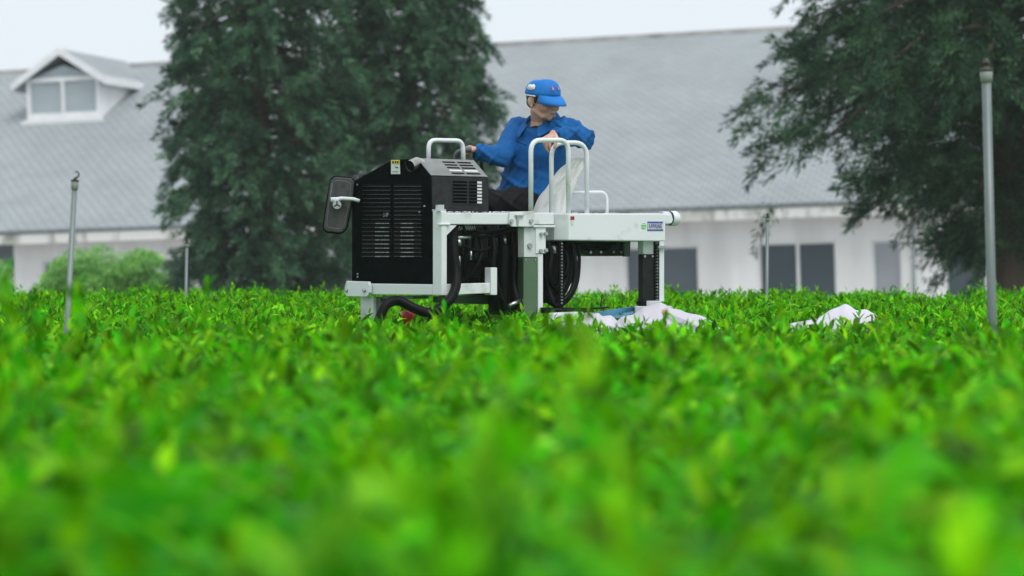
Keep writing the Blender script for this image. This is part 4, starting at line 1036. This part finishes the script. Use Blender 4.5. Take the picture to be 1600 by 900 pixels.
printed(s1, 'lilac_print', [(1042, 496), (1050, 493), (1062, 497), (1080, 505), (1095, 512), (1088, 515), (1070, 508), (1052, 503)], M['print_lilac'])
printed(s1, 'lilac_print', [(1040, 506), (1052, 508), (1072, 514), (1078, 518), (1060, 516), (1044, 512)], M['print_lilac'])
printed(s1, 'orange_print', [(1034, 484), (1038, 485), (1041, 491), (1038, 492), (1035, 489)], M['print_orange'])
printed(s1, 'orange_print', [(1041, 489), (1048, 490), (1050, 493), (1044, 492)], M['print_orange'])

# ------------------------------------------------------------------ sprinkler poles
M['pole'] = mat('pole', (.21, .25, .245), .45, metal=.3, vary=.15, scale=5, stretch=(1, 1, .3))
M['pole_cap'] = mat('pole_cap', (.26, .28, .26), .5, vary=.15)
M['nozzle'] = mat('nozzle', (.03, .022, .022), .45, vary=.2)
M['nozzle_brass'] = mat('nozzle_brass', (.06, .05, .042), .45, vary=.2)
def pole(label, x0, y0, x1, y1, Y, rpx, hook=True, nz='nozzle'):
    a, c = P(x0, y0, Y), P(x1, y1, Y); d = (c - a).normalized(); g = a - d * (a.z / d.z); r = rpx / F * Y
    hk = 3.0 if hook else 2.2
    root = empty('sprinkler_pole', g, label, 'sprinkler pole', 'irrigation poles in the tea field')
    b = MB(); b.tube([g, c], r, 12); b.build('pole', M['pole'], root)
    b = MB(); b.tube([c - d * .2 * r, c, c + d * r, c + d * r * hk, c + d * r * (hk + .1)], [r, r * 1.3, r * 1.35, r * 1.4, r * 1.2], 14); h = b.build('pole_cap', M['pole_cap'], root)
    u = c + d * r * (hk + .1)
    b = MB(); b.tube([u - d * r * .2, u + d * r * .5, u + d * r * .55, u + d * r * 1.3], [r * 1.5, r * 1.45, r * .8, r * .45], 10)
    t = u + d * r * 1.3; X = Vector((1, 0, 0))
    if hook: b.tube([t, t + X * r * .8 + d * r * .1, t + X * r * 1.35 + d * r * .8, t + X * r * 1.25 + d * r * 1.6, t + X * r * .6 + d * r * 2.2, t + d * r * 2.15], r * .3, 8)
    else: b.tube([t, t + d * r * .4, t + d * r * 1.4], [r * .7, r * .8, r * .5], 8)
    b.build('sprinkler_head', M[nz], root)
pole('grey sprinkler pole with a hooked nozzle in front of the roof below the dormer', 105, 505, 116.5, 296, 9.6, 4.2)
pole('short thin sprinkler pole beside the dark conifer and light green shrub', 290, 480, 292, 386, 17.5, 2.4, False)
pole('thin sprinkler pole standing before the double window right of the machine', 1198, 480, 1199, 346, 16.5, 2.6, False)
pole('thinnest sprinkler pole, under the sweeping branches before the grey door', 1428, 480, 1428, 384, 20.0, 1.5, False)
pole('thick blurred grey pole nearest the camera, in front of the right conifer', 1551, 540, 1541, 127, 9.4, 7.2, False, 'nozzle_brass')
